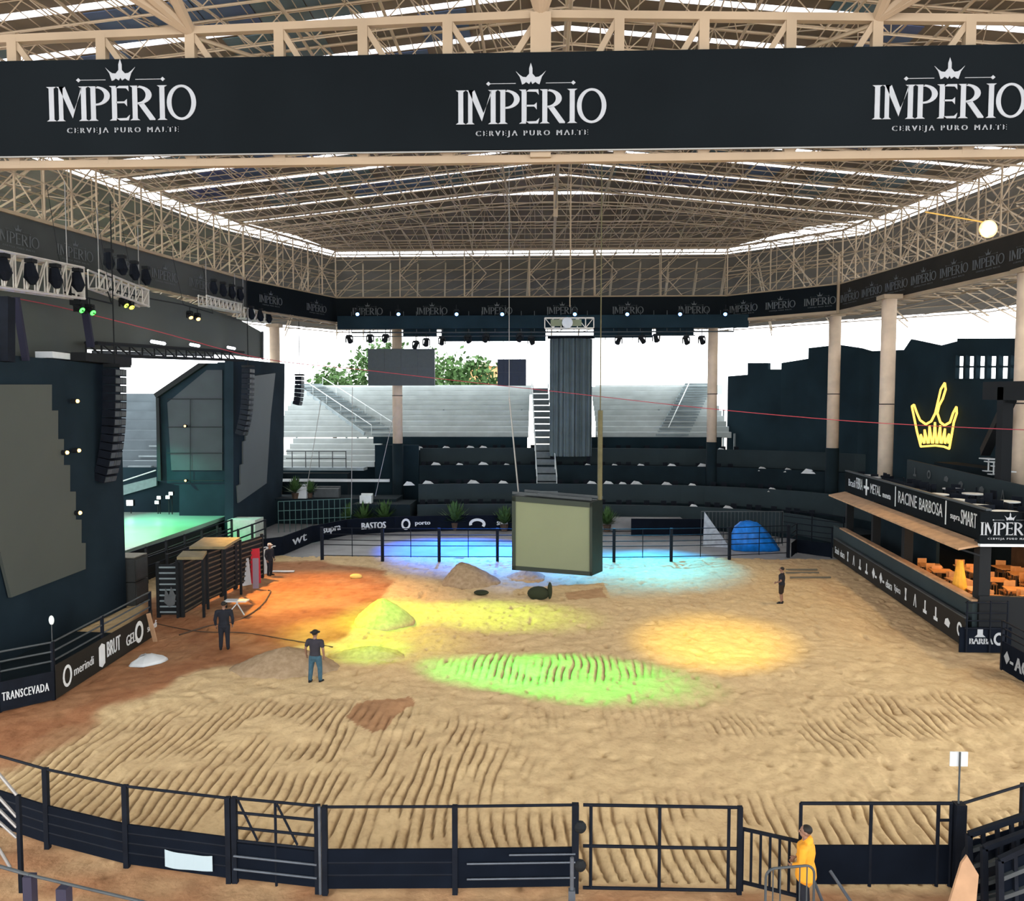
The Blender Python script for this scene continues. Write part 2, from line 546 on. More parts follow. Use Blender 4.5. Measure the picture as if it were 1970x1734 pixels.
def sand_material():
    m = bpy.data.materials.new('loose_sand')
    m.use_nodes = True
    nt = m.node_tree
    N, L = nt.nodes, nt.links
    b = N['Principled BSDF']
    b.inputs['Roughness'].default_value = 0.95
    b.inputs['Specular IOR Level'].default_value = 0.1
    tc = N.new('ShaderNodeTexCoord')

    def noise(s, d=5):
        n = N.new('ShaderNodeTexNoise')
        n.inputs['Scale'].default_value = s
        n.inputs['Detail'].default_value = d
        L.new(tc.outputs['Object'], n.inputs['Vector'])
        return n

    def ramp(src, c1, c2, p1=.3, p2=.7):
        r = N.new('ShaderNodeValToRGB')
        r.color_ramp.elements[0].position = p1
        r.color_ramp.elements[1].position = p2
        r.color_ramp.elements[0].color = (*c1, 1)
        r.color_ramp.elements[1].color = (*c2, 1)
        L.new(src, r.inputs['Fac'])
        return r

    def mix(a, bb, f, fixed=None):
        x = N.new('ShaderNodeMixRGB')
        if f is not None:
            L.new(f, x.inputs[0])
        else:
            x.inputs[0].default_value = fixed
        L.new(a, x.inputs[1]); L.new(bb, x.inputs[2])
        return x

    n1, n2, n3 = noise(0.35), noise(2.2, 8), noise(9, 6)
    s1 = ramp(n1.outputs['Fac'], (0.53, 0.39, 0.21), (0.62, 0.47, 0.25), .35, .65)
    s2 = ramp(n2.outputs['Fac'], (0.39, 0.265, 0.145), (0.66, 0.50, 0.28), .3, .62)
    sand = mix(s1.outputs[0], s2.outputs[0], None, 0.45)
    s3 = ramp(n3.outputs['Fac'], (0.34, 0.23, 0.13), (0.62, 0.46, 0.26), .28, .5)
    sand = mix(sand.outputs[0], s3.outputs[0], None, 0.25)
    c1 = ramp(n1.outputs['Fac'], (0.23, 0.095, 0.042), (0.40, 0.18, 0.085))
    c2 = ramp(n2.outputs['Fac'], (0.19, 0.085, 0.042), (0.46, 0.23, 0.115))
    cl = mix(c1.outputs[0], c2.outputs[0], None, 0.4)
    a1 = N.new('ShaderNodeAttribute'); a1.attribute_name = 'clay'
    a2 = N.new('ShaderNodeAttribute'); a2.attribute_name = 'groove_shade'
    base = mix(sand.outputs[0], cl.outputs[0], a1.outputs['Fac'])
    groove_shade_rgb = N.new('ShaderNodeRGB'); groove_shade_rgb.outputs[0].default_value = (0.17, 0.095, 0.05, 1)
    base = mix(base.outputs[0], groove_shade_rgb.outputs[0], a2.outputs['Fac'])
    L.new(base.outputs[0], b.inputs['Base Color'])
    bp = N.new('ShaderNodeBump')
    bp.inputs['Strength'].default_value = 0.6
    bp.inputs['Distance'].default_value = 0.04
    L.new(n3.outputs['Fac'], bp.inputs['Height'])
    L.new(bp.outputs['Normal'], b.inputs['Normal'])
    return m


M_sand = sand_material()
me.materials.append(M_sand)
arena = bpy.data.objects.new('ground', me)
COL.objects.link(arena)
arena['kind'] = 'structure'
arena['label'] = 'raked tan arena sand with orange clay showing through on the near side'
XF['ground'] = Matrix.Identity(4)

M_soil = mat('pinkish_bare_soil', (0.40, 0.215, 0.13), 0.95, scale=2.2, col2=(0.56, 0.35, 0.22), bump=0.5, detail=8, spec=0.1)
M_concf = mat('grey_concrete_floor', (0.27, 0.275, 0.28), 0.8, noise=0.15, scale=0.8)
M_out = mat('pale_outdoor_ground', (0.45, 0.42, 0.36), 0.95, noise=0.2, scale=0.3)
mb = MB(); mb.box((0, -3, -0.16), (70, 33.4, 0.2)); struct(mb, 'ground_soil_track', M_soil, label='pinkish bare soil outside the front fence')
mb = MB()
mb.box((-29.4, 31, -0.16), (13.0, 34.6, 0.2)); mb.box((27.4, 31, -0.16), (13.0, 34.6, 0.2))
struct(mb, 'ground_side', M_soil, label='bare soil beside the arena')
mb = MB(); mb.box((0, 79.5, -0.13), (120, 64.0, 0.2)); struct(mb, 'floor', M_concf, label='grey concrete walkway behind the far fence')
mb = MB(); mb.box((0, 190, -0.2), (420, 160, 0.2)); struct(mb, 'ground_outside', M_out, label='pale ground outside the hall')


# sand heaps: real cones of loose sand standing on the arena
def heap(c, r, ht, seed, name, m, label, squash=1.0, lean=0.0):
    rs = random.Random(seed)
    mb = MB()
    n, k = 40, 12
    rings = []
    for j in range(k + 1):
        t = j / k
        rr = r * (1 - t) ** 0.92
        zz = ht * (1 - (1 - t) ** 1.25) if t > 0 else -0.12
        rings.append([Vector((c[0] + math.cos(2 * math.pi * i / n) * (rr + (0.10 * r * (1 - t)) * math.sin(3 * 2 * math.pi * i / n + seed) + rs.uniform(-.03, .03)) + lean * t,
                              c[1] + squash * math.sin(2 * math.pi * i / n) * (rr + rs.uniform(-.03, .03)),
                              zz + rs.uniform(-.025, .025) * (t < 1))) for i in range(n)])
    mb.loft(rings)
    return solo(mb, name, m, label, 'sand heap', smooth=True)


M_heap = mat('heap_sand', (0.38, 0.25, 0.14), 0.95, scale=5, col2=(0.56, 0.38, 0.21), bump=0.6, detail=8, spec=0.1)
M_heapg = mat('heap_grey_sand', (0.26, 0.185, 0.11), 0.95, scale=5, col2=(0.38, 0.28, 0.18), bump=0.6, detail=8, spec=0.1)
g = G(735, 1196); heap((g.x, g.y), 1.35, 1.0, 1, 'sand_heap', M_heap, 'pointed sand heap lit lime green left of the arena centre')
g = G(905, 1120); heap((g.x, g.y), 1.6, 1.05, 2, 'sand_heap', M_heapg, 'broad tan sand heap in front of the far fence', lean=-0.5)
g = G(1015, 1112); heap((g.x, g.y), 1.1, 0.45, 5, 'sand_heap', M_heap, 'low bluish lit sand heap beside the hanging screen')
g = G(552, 1284); heap((g.x, g.y), 2.0, 0.72, 3, 'sand_heap', M_heapg, 'flat brown-grey sand heap behind the man in jeans', squash=0.7)
g = G(712, 1262); heap((g.x, g.y), 1.5, 0.35, 4, 'sand_heap', M_heap, 'low yellow-green lit sand ridge right of the man in jeans', squash=0.5)

# ================================================================== ROOF
RING = [(-30.5, 18.0), (-24.6, 34.0), (-20.6, 54.0), (-16.6, 63.2), (14.8, 63.2), (21.6, 57.4), (24.6, 39.0), (27.5, 18.0)]
RING3 = [Vector((x, y, 0)) for x, y in RING]
C0 = Vector((0, 40, 0))


def outw(i):                                  # outward offset direction at ring vertex i
    P = RING3
    a = P[max(i - 1, 0)]; b = P[min(i + 1, len(P) - 1)]
    d = (b - a).normalized()
    n = Vector((-d.y, d.x, 0))
    if n.dot(P[i] - C0) < 0:
        n = -n
    return n


OUT = [outw(i) for i in range(len(RING3))]
ZB0, ZB1, ZT = 16.1, 18.1, 21.9               # banner foot, banner head, top of the ring truss
RIDGE, EDGE = 24.9, 22.3
XR = 1.0                                      # ridge x


def zroof(x, y):
    ax = abs(x - XR) / 25.0
    hip = max(0.0, (y - 54.5) / 11.0)
    return RIDGE - (RIDGE - EDGE) * max(ax, hip)


M_roof = mat('brown_grey_roof_sheet', (0.095, 0.072, 0.046), 0.75, scale=0.12, col2=(0.17, 0.135, 0.10), spec=0.15)
M_roofb = mat('blue_roof_reflection', (0.05, 0.055, 0.12), 0.7, scale=0.2, col2=(0.08, 0.12, 0.17), spec=0.15)
M_rooft = mat('teal_roof_reflection', (0.055, 0.10, 0.12), 0.7, scale=0.25, col2=(0.12, 0.13, 0.12), spec=0.15)
M_roofo = mat('outer_roof_sheet', (0.10, 0.09, 0.075), 0.8, scale=0.3, col2=(0.15, 0.135, 0.115), spec=0.15)
# translucent skylight sheet
msk = bpy.data.materials.new('translucent_skylight_sheet')
msk.use_nodes = True
nt = msk.node_tree
for n in list(nt.nodes):
    if n.type != 'OUTPUT_MATERIAL':
        nt.nodes.remove(n)
tr = nt.nodes.new('ShaderNodeBsdfTranslucent'); tr.inputs[0].default_value = (0.95, 0.93, 0.95, 1)
tp = nt.nodes.new('ShaderNodeBsdfTransparent'); tp.inputs[0].default_value = (0.95, 0.95, 0.97, 1)
mx = nt.nodes.new('ShaderNodeMixShader'); mx.inputs[0].default_value = 0.5
nt.links.new(tr.outputs[0], mx.inputs[1]); nt.links.new(tp.outputs[0], mx.inputs[2])
nt.links.new(mx.outputs[0], nt.nodes['Material Output'].inputs[0])

STEP = 2.9
SK = [27.4 + STEP * i for i in range(11)]      # stations of the skylight strips
SW = 0.42                                     # strip width
# roof outline: half-width at a given y, following the ring
RL = [(-32, -12), (-32.4, 18.0), (-26.4, 34.0), (-22.4, 54.0), (-18.2, 64.0), (-17.0, 65.6)]
RR = [(32, -12), (29.4, 18.0), (26.4, 39.0), (23.4, 58.0), (15.6, 65.0), (15.0, 65.6)]


def lim(tab, y):
    for (x0, y0), (x1, y1) in zip(tab[:-1], tab[1:]):
        if y0 <= y <= y1:
            return x0 + (x1 - x0) * (y - y0) / (y1 - y0)
    return tab[-1][0]


def roofstrip(mb, y0, y1, xa=None, xb=None, th=0.06, nseg=8):
    """one bay of roof sheet between stations y0,y1, both slopes"""
    l0, l1, r0, r1 = lim(RL, y0), lim(RL, y1), lim(RR, y0), lim(RR, y1)
    for side in (0, 1):
        for k in range(nseg):
            t0, t1 = k / nseg, (k + 1) / nseg
            def P(t, y, l, r):
                x = XR + (l - XR) * t if side == 0 else XR + (r - XR) * t
                return Vector((x, y, zroof(x, y)))
            a, b = P(t0, y0, l0, r0), P(t1, y0, l0, r0)
            c, d = P(t1, y1, l1, r1), P(t0, y1, l1, r1)
            if xa is not None and (max(a.x, b.x, c.x, d.x) < xa or min(a.x, b.x, c.x, d.x) > xb):
                continue
            up = Vector((0, 0, th))
            mb.loft([[a, b, c, d], [a + up, b + up, c + up, d + up]])


edges = [-12.0] + [y for s in SK for y in (s - SW / 2, s + SW / 2) if y < 56.5] + [58.6, 60.9, 63.2, 65.6]
# split bays: sheets between strips
bays = {0: MB(), 1: MB(), 2: MB()}
strips = []
ys_ = [-12.0]
for s in SK:
    if s < 56.5:
        ys_ += [s - SW / 2, s + SW / 2]
ys_ += [60.9, 65.6]
for i in range(len(ys_) - 1):
    y0, y1 = ys_[i], ys_[i + 1]
    if i % 2 == 1 and i < 2 * len([s for s in SK if s < 56.5]):
        strips.append((y0, y1))
        continue
    n = max(1, int((y1 - y0) / 3.2))
    for j in range(n):
        roofstrip(bays[0], y0 + (y1 - y0) * j / n, y0 + (y1 - y0) * (j + 1) / n)
struct(bays[0], 'ceiling', M_roof, label='brownish sheet roof of the arena hall')
for i, (y0, y1) in enumerate(strips):
    mb = MB()
    roofstrip(mb, y0, y1, th=0.02)
    struct(mb, 'window_%d' % (i + 1), msk, label='translucent white skylight strip across the roof')
# blue and teal light reflections on the roof, painted as thin sheets
mb = MB(); mc = MB()
rs = random.Random(3)
for i in range(len(SK) - 1):
    for k in range(12):
        for side in (-1, 1):
            x0 = XR + side * (2.0 + 1.9 * k)
            x1 = x0 + side * 1.85
            y0, y1 = SK[i] + 0.3, SK[i + 1] - 0.3
            if y1 > 54 or abs(x1) > min(abs(lim(RL, y1)), abs(lim(RR, y1))) - 1:
                continue
            v = math.sin(i * 1.3 + k * 0.9 * side + 1.0) + rs.uniform(-.6, .6)
            tgt = mb if v > 0.75 else (mc if v < -0.75 else None)
            if tgt is None:
                continue
            p = [Vector((x, y, zroof(x, y) - 0.05)) for x, y in ((x0, y0), (x1, y0), (x1, y1), (x0, y1))]
            if side < 0:
                p = p[::-1]
            tgt.loft([p, [q + Vector((0, 0, 0.03)) for q in p]])
struct(mb, 'ceiling_reflection_blue', M_roofb, label='blue light reflections painted on the roof')
struct(mc, 'ceiling_reflection_teal', M_rooft, label='teal light reflections painted on the roof')

# roof trusses: one per station, each with chords and webs
def truss_station(y, dense=True):
    l, r = lim(RL, y) + 0.6, lim(RR, y) - 0.6
    top, web = MB(), MB()
    D = 1.1
    n = 24
    xsn = [l + (r - l) * i / n for i in range(n + 1)]
    T = [Vector((x, y, zroof(x, y) - 0.22)) for x in xsn]
    xb = [(xsn[i] + xsn[i + 1]) / 2 for i in range(n)]
    B = [Vector((x, y, zroof(x, y) - 0.22 - D)) for x in xb]
    for i in range(n):
        top.tube(T[i], T[i + 1], 0.045, 5, caps=False)
        if i < n - 1:
            top.tube(B[i], B[i + 1], 0.035, 5, caps=False)
        web.tube(T[i], B[i], 0.024, 4, caps=False)
        web.tube(B[i], T[i + 1], 0.024, 4, caps=False)
    return top, web, T, B


stations = [15.8 + STEP / 2 * 0 + STEP * i for i in range(18)]
stations = [SK[0] - STEP * 1.5 + STEP * i for i in range(15)]
stations = [y for y in stations if y < 64.6]
prev = None
for y in stations:
    t, wb, T, B = truss_station(y)
    o = struct(t, 'ceiling_truss', M_steel2, label='beige tubular roof truss spanning the hall')
    struct(wb, 'web', M_steel2, parent=o)
    if prev:
        ln = MB()
        pT, pB = prev
        for i in range(len(T)):
            ln.tube(pT[i], T[i], 0.035, 4, caps=False)
        for i in range(len(B)):
            if i % 2 == 0:
                ln.tube(pB[i], B[i], 0.028, 4, caps=False)
            ln.tube(pB[i], T[i], 0.02, 4, caps=False)
            if i % 2:
                ln.tube(pT[i], B[i], 0.02, 4, caps=False)
        struct(ln, 'purlin', M_steel2, parent=o)
    prev = (T, B)
# ridge girder and radial hip rafters at the far end
mb = MB()
yh = 54.5
mb.tube((XR, 12, RIDGE - .5), (XR, yh, RIDGE - .5), 0.10, 6)
mb.tube((XR, 12, RIDGE - 2.0), (XR, yh, RIDGE - 2.0), 0.07, 6)
mb.tube((XR, yh, RIDGE - 2.2), (XR, 65.2, EDGE - 1.0), 0.10, 6)
for k in (-5, -4, -3, -2, -1, 1, 2, 3, 4, 5):       # long rafters running the length of the hall
    x1 = XR + k * 3.3
    pr_ = [V(x1, y, zroof(x1, y) - (.95 if y < 60 else .5)) for y in (20, 30, 42, 54.5, 60, 65.2 if abs(k) < 5 else 63.5)]
    mb.path(pr_, 0.065, 5)
mb.bar((XR, yh, RIDGE - .4), (XR, yh, RIDGE - 2.6), 0.3)
struct(mb, 'ceiling_ridge_girder', M_steel, label='beige ridge girder with long rafters running to the far end')
rb = MB()
for k in range(-26, 27):                       # close-set ribs under the sheeting, running lengthwise
    x1 = XR + k * .9
    ye = min(65.0, 54.0 + (23.5 - abs(x1 - XR)) * 1.4)
    rb.path([V(x1, y, zroof(x1, y) - .14) for y in (21, 38, 54.5, ye) if y <= ye], .022, 4)
struct(rb, 'ceiling_rib', M_steel2, label='thin beige ribs under the roof sheets')
pu = MB()
for j in range(46):
    y = 21.4 + j * .96
    if y > 64.8 or min(abs(y - s_) for s_ in SK) < .5:
        continue
    l, r = lim(RL, y) + .8, lim(RR, y) - .8
    xs_ = [l + (r - l) * i / 12 for i in range(13)]
    pu.path([V(x, y, zroof(x, y) - .17 - (.25 if y > 54 else 0)) for x in xs_], .03 if y < 49 else .042, 4)
struct(pu, 'ceiling_purlin', M_steel2, label='beige purlins crossing under the roof sheets')

# ring truss around the arena
def lerp(a, b, t):
    return a + (b - a) * t


front_skip = 0
for i in range(len(RING3) - 1):
    a, b = RING3[i], RING3[i + 1]
    na, nb = OUT[i], OUT[i + 1]
    L = (b - a).length
    n = max(2, int(round(L / 1.75)))
    ch, wb = MB(), MB()
    levels = [ZB0 - .05, ZB1, (ZB1 + ZT) / 2, ZT]
    pts = {}
    for j in range(n + 1):
        t = j / n
        base = lerp(a, b, t); nn = lerp(na, nb, t)
        for li, z in enumerate(levels):
            pts[(0, j, li)] = base + V(0, 0, z)
            pts[(1, j, li)] = base + nn * 1.9 + V(0, 0, z + 0.0)
    for j in range(n):
        for li in range(4):
            if i == 3 and li == 2:
                continue
            r = 0.085 if li in (0, 1, 3) else 0.045
            ch.tube(pts[(0, j, li)], pts[(0, j + 1, li)], r, 6, caps=False)
            ch.tube(pts[(1, j, li)], pts[(1, j + 1, li)], 0.05, 5, caps=False)
        for li in (1, 2):
            if i == 3 and j % 3:
                continue
            wb.tube(pts[(0, j, li)], pts[(0, j, li + 1)], 0.055, 5, caps=False)
            if (j + li) % 2:
                wb.tube(pts[(0, j, li)], pts[(0, j + 1, li + 1)], 0.04, 5, caps=False)
            else:
                wb.tube(pts[(0, j + 1, li)], pts[(0, j, li + 1)], 0.04, 5, caps=False)
            wb.tube(pts[(1, j, li)], pts[(1, j + 1, li + 1)], 0.035, 4, caps=False)
            wb.tube(pts[(1, j, li)], pts[(1, j, li + 1)], 0.035, 4, caps=False)
        wb.tube(pts[(0, j, 0)], pts[(1, j, 0)], 0.04, 4, caps=False)
        wb.tube(pts[(0, j, 3)], pts[(1, j, 3)], 0.04, 4, caps=False)
        wb.tube(pts[(0, j, 0)], pts[(1, j + 1, 0)], 0.03, 4, caps=False)
    o = struct(ch, 'ceiling_ring_truss', M_steel, label='beige lattice ring truss above the banner')
    struct(wb, 'web', M_steel2, parent=o)

# outer lean-to roof, sloping down and outwards from the ring
mo, mr = MB(), MB()
OW = 14.5
for i in range(len(RING3) - 1):
    a, b = RING3[i], RING3[i + 1]
    na, nb = OUT[i], OUT[i + 1]
    n = max(2, int((b - a).length / 2.2))
    for j in range(n):
        t0, t1 = j / n, (j + 1) / n
        A, B_ = lerp(a, b, t0), lerp(a, b, t1)
        nA, nB = lerp(na, nb, t0), lerp(na, nb, t1)
        p = [A + nA * 2.0 + V(0, 0, 21.7), B_ + nB * 2.0 + V(0, 0, 21.7), B_ + nB * OW + V(0, 0, 16.9), A + nA * OW + V(0, 0, 16.9)]
        mo.loft([p, [v + V(0, 0, 0.06) for v in p]])
        mr.tube(p[0] - V(0, 0, .5), p[3] - V(0, 0, .5), 0.07, 5, caps=False)
        mr.tube(p[0] - V(0, 0, 1.5), p[3] - V(0, 0, 1.0), 0.05, 5, caps=False)
        for k in range(9):
            s0 = k / 8
            q0, q1 = lerp(p[0], p[3], s0), lerp(p[1], p[2], s0)
            mr.tube(q0 - V(0, 0, .2), q1 - V(0, 0, .2), 0.045, 4, caps=False)
            if k < 8:
                q2 = lerp(p[0], p[3], (k + 1) / 8)
                mr.tube(q0 - V(0, 0, 1.4 - .4 * s0), q2 - V(0, 0, .5), 0.03, 4, caps=False)
                mr.tube(q0 - V(0, 0, 1.4 - .4 * s0), q1 - V(0, 0, .3), 0.03, 4, caps=False)
struct(mo, 'ceiling_outer_roof', M_roofo, label='brown-grey lean-to roof sloping outwards behind the ring truss')
struct(mr, 'ceiling_outer_frame', M_steel2, label='beige lattice frame under the outer lean-to roof')

# ------------------------------------------------------------------ front truss that carries the big banner
YF = 18.0
tb, wbm = MB(), MB()
zc = PY(1030, 30, YF).z
zl = PY(0, 78, YF).z
zbot = PY(1040, 307, YF).z
xk = [PY(px, 200, YF).x for px in (-300, -135, 30, 200, 370, 540, 700, 862, 1040, 1190, 1352, 1518, 1683, 1860, 2030, 2200)]
xm = PY(1040, 200, YF).x


def ztop(x):
    return zc + (zl - zc) * abs(x - xm) / 12.5


tops = [V(x, YF, ztop(x)) for x in xk]
bots = [V(x, YF, zbot) for x in xk]
for i in range(len(xk) - 1):
    tb.bar(tops[i], tops[i + 1], 0.17)
    tb.bar(bots[i], bots[i + 1], 0.17)
    tb.bar(bots[i] + V(0, 0, .22), bots[i + 1] + V(0, 0, .22), 0.08)
o = struct(tb, 'ceiling_front_truss', M_steel, label='heavy beige front truss carrying the large beer banner')
for i in range(len(xk)):
    r = 0.46 if abs(xk[i] - xm) < .1 else 0.22
    wbm.bar(tops[i], bots[i], r, r * .8)
    if i < len(xk) - 1:
        if xk[i] < xm - .1:
            wbm.bar(tops[i], bots[i + 1], 0.13)
        else:
            wbm.bar(bots[i], tops[i + 1], 0.13)
wbm.bar(tops[8], bots[7], 0.14)
struct(wbm, 'web', M_steel, parent=o)
# heavy struts running from the front truss up towards the viewer's side of the roof
mb = MB()
nl = tops[4]; nr = tops[12]; nc = tops[8]
for p, qs in ((nl, ((-16.5, 8, 21.0), (-13.5, 8, 21.6), (-8.2, 9, 22.6))), (nr, ((17.5, 8, 21.0), (14.5, 8, 21.6), (7.4, 9, 22.6))), (nc, ((-2.3, 12, 22.6), (2.6, 12, 22.6), (-1.0, 10, 22.8), (1.2, 10, 22.8)))):
    for q_ in qs:
        mb.tube(p, q_, 0.13, 8)
for p in (nl, nr):
    sg = 1 if p.x > 0 else -1
    mb.tube(p + V(0, 0, -.1), (p.x - sg * 6, 24, 17.6), 0.05, 6)
struct(mb, 'ceiling_strut', M_steel, label='heavy beige struts meeting on the front truss')

# ================================================================== BANNERS
def plank(mb, a, b, z0, z1, th=0.06, inn=V(0, 0, 0)):
    d = (b - a).normalized()
    n = Vector((-d.y, d.x, 0))
    a, b = a + inn, b + inn
    p = [V(a.x, a.y, z0), V(b.x, b.y, z0), V(b.x, b.y, z1), V(a.x, a.y, z1)]
    mb.loft([[v + n * th for v in p], p])


zt, zb = PY(1000, 103, 17.8).z, PY(1000, 289, 17.8).z
fb = thing('beer_banner', (0, 17.8, zb), 'long near banner hanging across the front truss with three large crowned beer logos', 'banner')
mb = MB(); mb.box((0.4, 17.77, (zt + zb) / 2), (30.5, 0.05, zt - zb)); mb.build('banner_cloth', M_banner, fb)
for cx, cy, wpx in ((236, 232, 278), (1023, 238, 280), (1826, 228, 286)):
    c = PY(cx, cy, 17.74)
    c2 = PY(cx + 100, cy, 17.74)
    ht = (c2 - c).length / 100 * wpx / 4.36
    m1 = MB()
    put_imperio(m1, c, V(1, 0, 0), V(0, 0, 1), V(0, -1, 0), ht * 1.0)
    m1.build('logo', M_white, fb)
mb = MB()
mb.bar((-14.8, 17.76, zb - .03), (15.6, 17.76, zb - .03), 0.03)
mb.build('hem_rope', M_cable, fb)

names = [('grey banner along the near stage side of the ring, crowned beer logos', 3),
         ('grey ring banner above the stage screens with faded beer logos', 6),
         ('short ring banner over the left rear corner with small beer logos', 2),
         ('dark ring banner across the far end behind the blue lights', 6),
         ('dark ring banner section left of the vertical beige corner strip', 3),
         ('charcoal ring banner on the bar side with a row of small logos', 7),
         ('charcoal ring banner nearest the camera on the bar side', 4)]
for i in range(len(RING3) - 1):
    a, b = RING3[i], RING3[i + 1]
    nn = -(OUT[i] + OUT[i + 1]).normalized() * 0.14
    mid = (a + b) / 2
    r = thing('ring_banner', (mid.x + nn.x, mid.y + nn.y, ZB0), names[i][0], 'banner')
    mb = MB()
    plank(mb, a, b, ZB0 + .05, ZB1 - .05, 0.04, nn)
    mb.build('banner_cloth', M_banner2 if i in (0, 1) else (M_banner if i < 5 else M_brownb), r)
    d = (b - a).normalized()
    L = (b - a).length
    nr_ = -(OUT[i] + OUT[i + 1]).normalized()
    U_ = d if d.cross(V(0, 0, 1)).dot(nr_) > 0 else -d
    for k in range(names[i][1]):
        m1 = MB()
        c = a + nn + d * L * (k + .5) / names[i][1] + nr_ * 0.03 + V(0, 0, ZB0 + 0.62)
        put_imperio(m1, c, U_, V(0, 0, 1), nr_, 0.52 if i != 3 else 0.55)
        m1.build('logo', M_dimwhite, r)
    if i >= 4:
        mm = MB(); mm.bar(a + nn * 1.4 + V(0, 0, ZB0), b + nn * 1.4 + V(0, 0, ZB0), 0.14, 0.2)
        mm.build('lower_rail', M_steel, r)
    if i in (0, 1):
        mm = MB(); mm.bar(a + nn * 1.4 + V(0, 0, ZB1), b + nn * 1.4 + V(0, 0, ZB1), 0.16)
        mm.build('upper_rail', M_steel, r)
mb = MB(); c = RING3[5] - OUT[5] * .3
mb.bar((c.x, c.y, ZB0 - .1), (c.x, c.y, ZB1 + 2.0), 0.16)
struct(mb, 'trim_1', M_steel, label='vertical beige strip at the corner of the ring banner')
# ================================================================== COLUMNS
def column(px, Y, r, zbase, ztop, zblack, label):
    p = PY(px, 700, Y)
    c = thing('column', (p.x, Y, 0), label, 'column', group=None)
    c['kind'] = 'structure'
    mb = MB(); mb.tube((p.x, Y, max(0, zblack)), (p.x, Y, ztop), r, 20); mb.build('shaft', M_conc, c, smooth=True)
    if zblack > 0:
        mb = MB(); mb.tube((p.x, Y, 0), (p.x, Y, zblack), r * 1.1, 20); mb.build('black_base', M_cloth, c, smooth=True)
    mb = MB(); mb.tube((p.x, Y, (zblack + ztop) / 2 - .9), (p.x, Y, (zblack + ztop) / 2 - .84), r * 1.06, 16); mb.build('strap_band', M_black, c)
    mb = MB(); mb.box((p.x, Y, ztop + .1), (r * 2.6, r * 2.6, .25)); mb.build('cap_plate', M_steel, c)
    return c


column(529, 65.3, 0.42, 0, 16.0, 0, 'beige round column left of the far stands')
column(764, 65.5, 0.42, 0, 16.0, 6.2, 'beige round column behind the hanging grey screen')
column(1371, 64.5, 0.40, 0, 16.0, 6.4, 'beige round column right of the far stair')
column(1605, 59.3, 0.43, 0, 16.0, 6.2, 'beige round column at the banner corner')
column(1708, 50.0, 0.44, 0, 16.0, 4.6, 'thick beige round column behind the bar terrace')
column(1969, 40.6, 0.40, 0, 16.0, 4.6, 'beige round column at the right edge')

# ================================================================== FAR STANDS
M_rise = mat('bleacher_riser_grey', (0.42, 0.475, 0.475), 0.7, noise=0.1, scale=.8)


def row_stand(root, x0, x1, Y0, z0, n, run, rise, m, name='bench_row', skew=0.0):
    for i in range(n):
        mb = MB()
        y = Y0 + i * run; z = z0 + i * rise
        a, b = x0 + skew * i, x1
        mb.box(((a + b) / 2, y + run * .45, z + rise - .04), (b - a, run * .72, .07))
        rw = mb.build(name, M_alu, root)
        mb = MB(); mb.box(((a + b) / 2, y + .10, z + rise * .40), (b - a, .04, rise * 0.98)); mb.build('riser', M_rise, rw)


def px_x(px, Y):
    return PY(px, 700, Y).x


# centre-left bleacher
bl = thing('bleacher', (-12, 72, 6.6), 'grey metal bleacher stand left of the draped tower', 'bleacher')
row_stand(bl, px_x(545, 76), px_x(1018, 76), 72.0, 6.5, 10, 1.0, 0.49, M_alu)
mb = MB()                                             # slanted stair over the left block
for i in range(20):
    t = i / 19
    x = px_x(598, 81.5) * (1 - t) + px_x(735, 71) * t
    mb.box((x, 81.6 - 9.6 * t - .1, 11.55 - 4.9 * t + 0.1), (2.3, .52, .16))
mb.bar((px_x(570, 82), 82, 11.6), (px_x(700, 71.5), 71.5, 6.8), 0.12, 0.3)
mb.build('stairway', M_alud, bl)
mb = MB()
for s_ in (-1, 1):
    p0, p1 = V(px_x(598, 81.5) + s_ * 1.2, 81.6, 12.4), V(px_x(735, 71) + s_ * 1.2, 71.8, 7.6)
    mb.tube(p0, p1, .04, 6)
    for k in range(6):
        p = lerp(p0, p1, k / 5); mb.tube(p, p - V(0, 0, .95), .03, 6)
mb.build('stair_rail', M_alu, bl)
mb = MB()
mb.box((px_x(790, 82.5), 82.3, 11.1), (px_x(1018, 82) - px_x(545, 82), .15, 1.0)); mb.build('back_panel', M_alu, bl)
# right bleacher
br = thing('bleacher', (10, 72, 6.6), 'grey metal bleacher stand right of the draped tower', 'bleacher')
row_stand(br, px_x(1144, 76), px_x(1390, 76), 72.0, 6.5, 10, 1.0, 0.49, M_alu)
mb = MB()
for i in range(20):
    t = i / 19
    x = px_x(1345, 81.5) * (1 - t) + px_x(1298, 71) * t
    mb.box((x, 81.6 - 9.6 * t - .1, 11.55 - 4.9 * t + 0.1), (2.9, .52, .16))
mb.build('stairway', M_alud, br)
mb = MB()
p0, p1 = V(px_x(1330, 81.5), 81.6, 12.2), V(px_x(1290, 71), 71.8, 7.4)
mb.tube(p0, p1, .05, 6); mb.build('stair_rail', M_alu, br)
mb = MB()
for x in (px_x(1150, 80), px_x(1260, 80), px_x(1380, 80)):
    for y in (72.5, 77, 81.5):
        mb.bar((x, y, -.03), (x, y, 6.6 + (y - 72) * .49), .15)
mb.build('support_post', M_alud, br)
mb = MB(); mb.box((px_x(1267, 82.5), 82.3, 11.1), (px_x(1390, 82) - px_x(1144, 82), .15, 1.0)); mb.build('back_panel', M_alu, br)
mb = MB()
for x in (px_x(560, 80), px_x(700, 80), px_x(860, 80), px_x(1005, 80)):
    for y in (72.5, 77, 81.5):
        mb.bar((x, y, -.03), (x, y, 6.6 + (y - 72) * .49), .15)
mb.build('support_post', M_alud, bl)
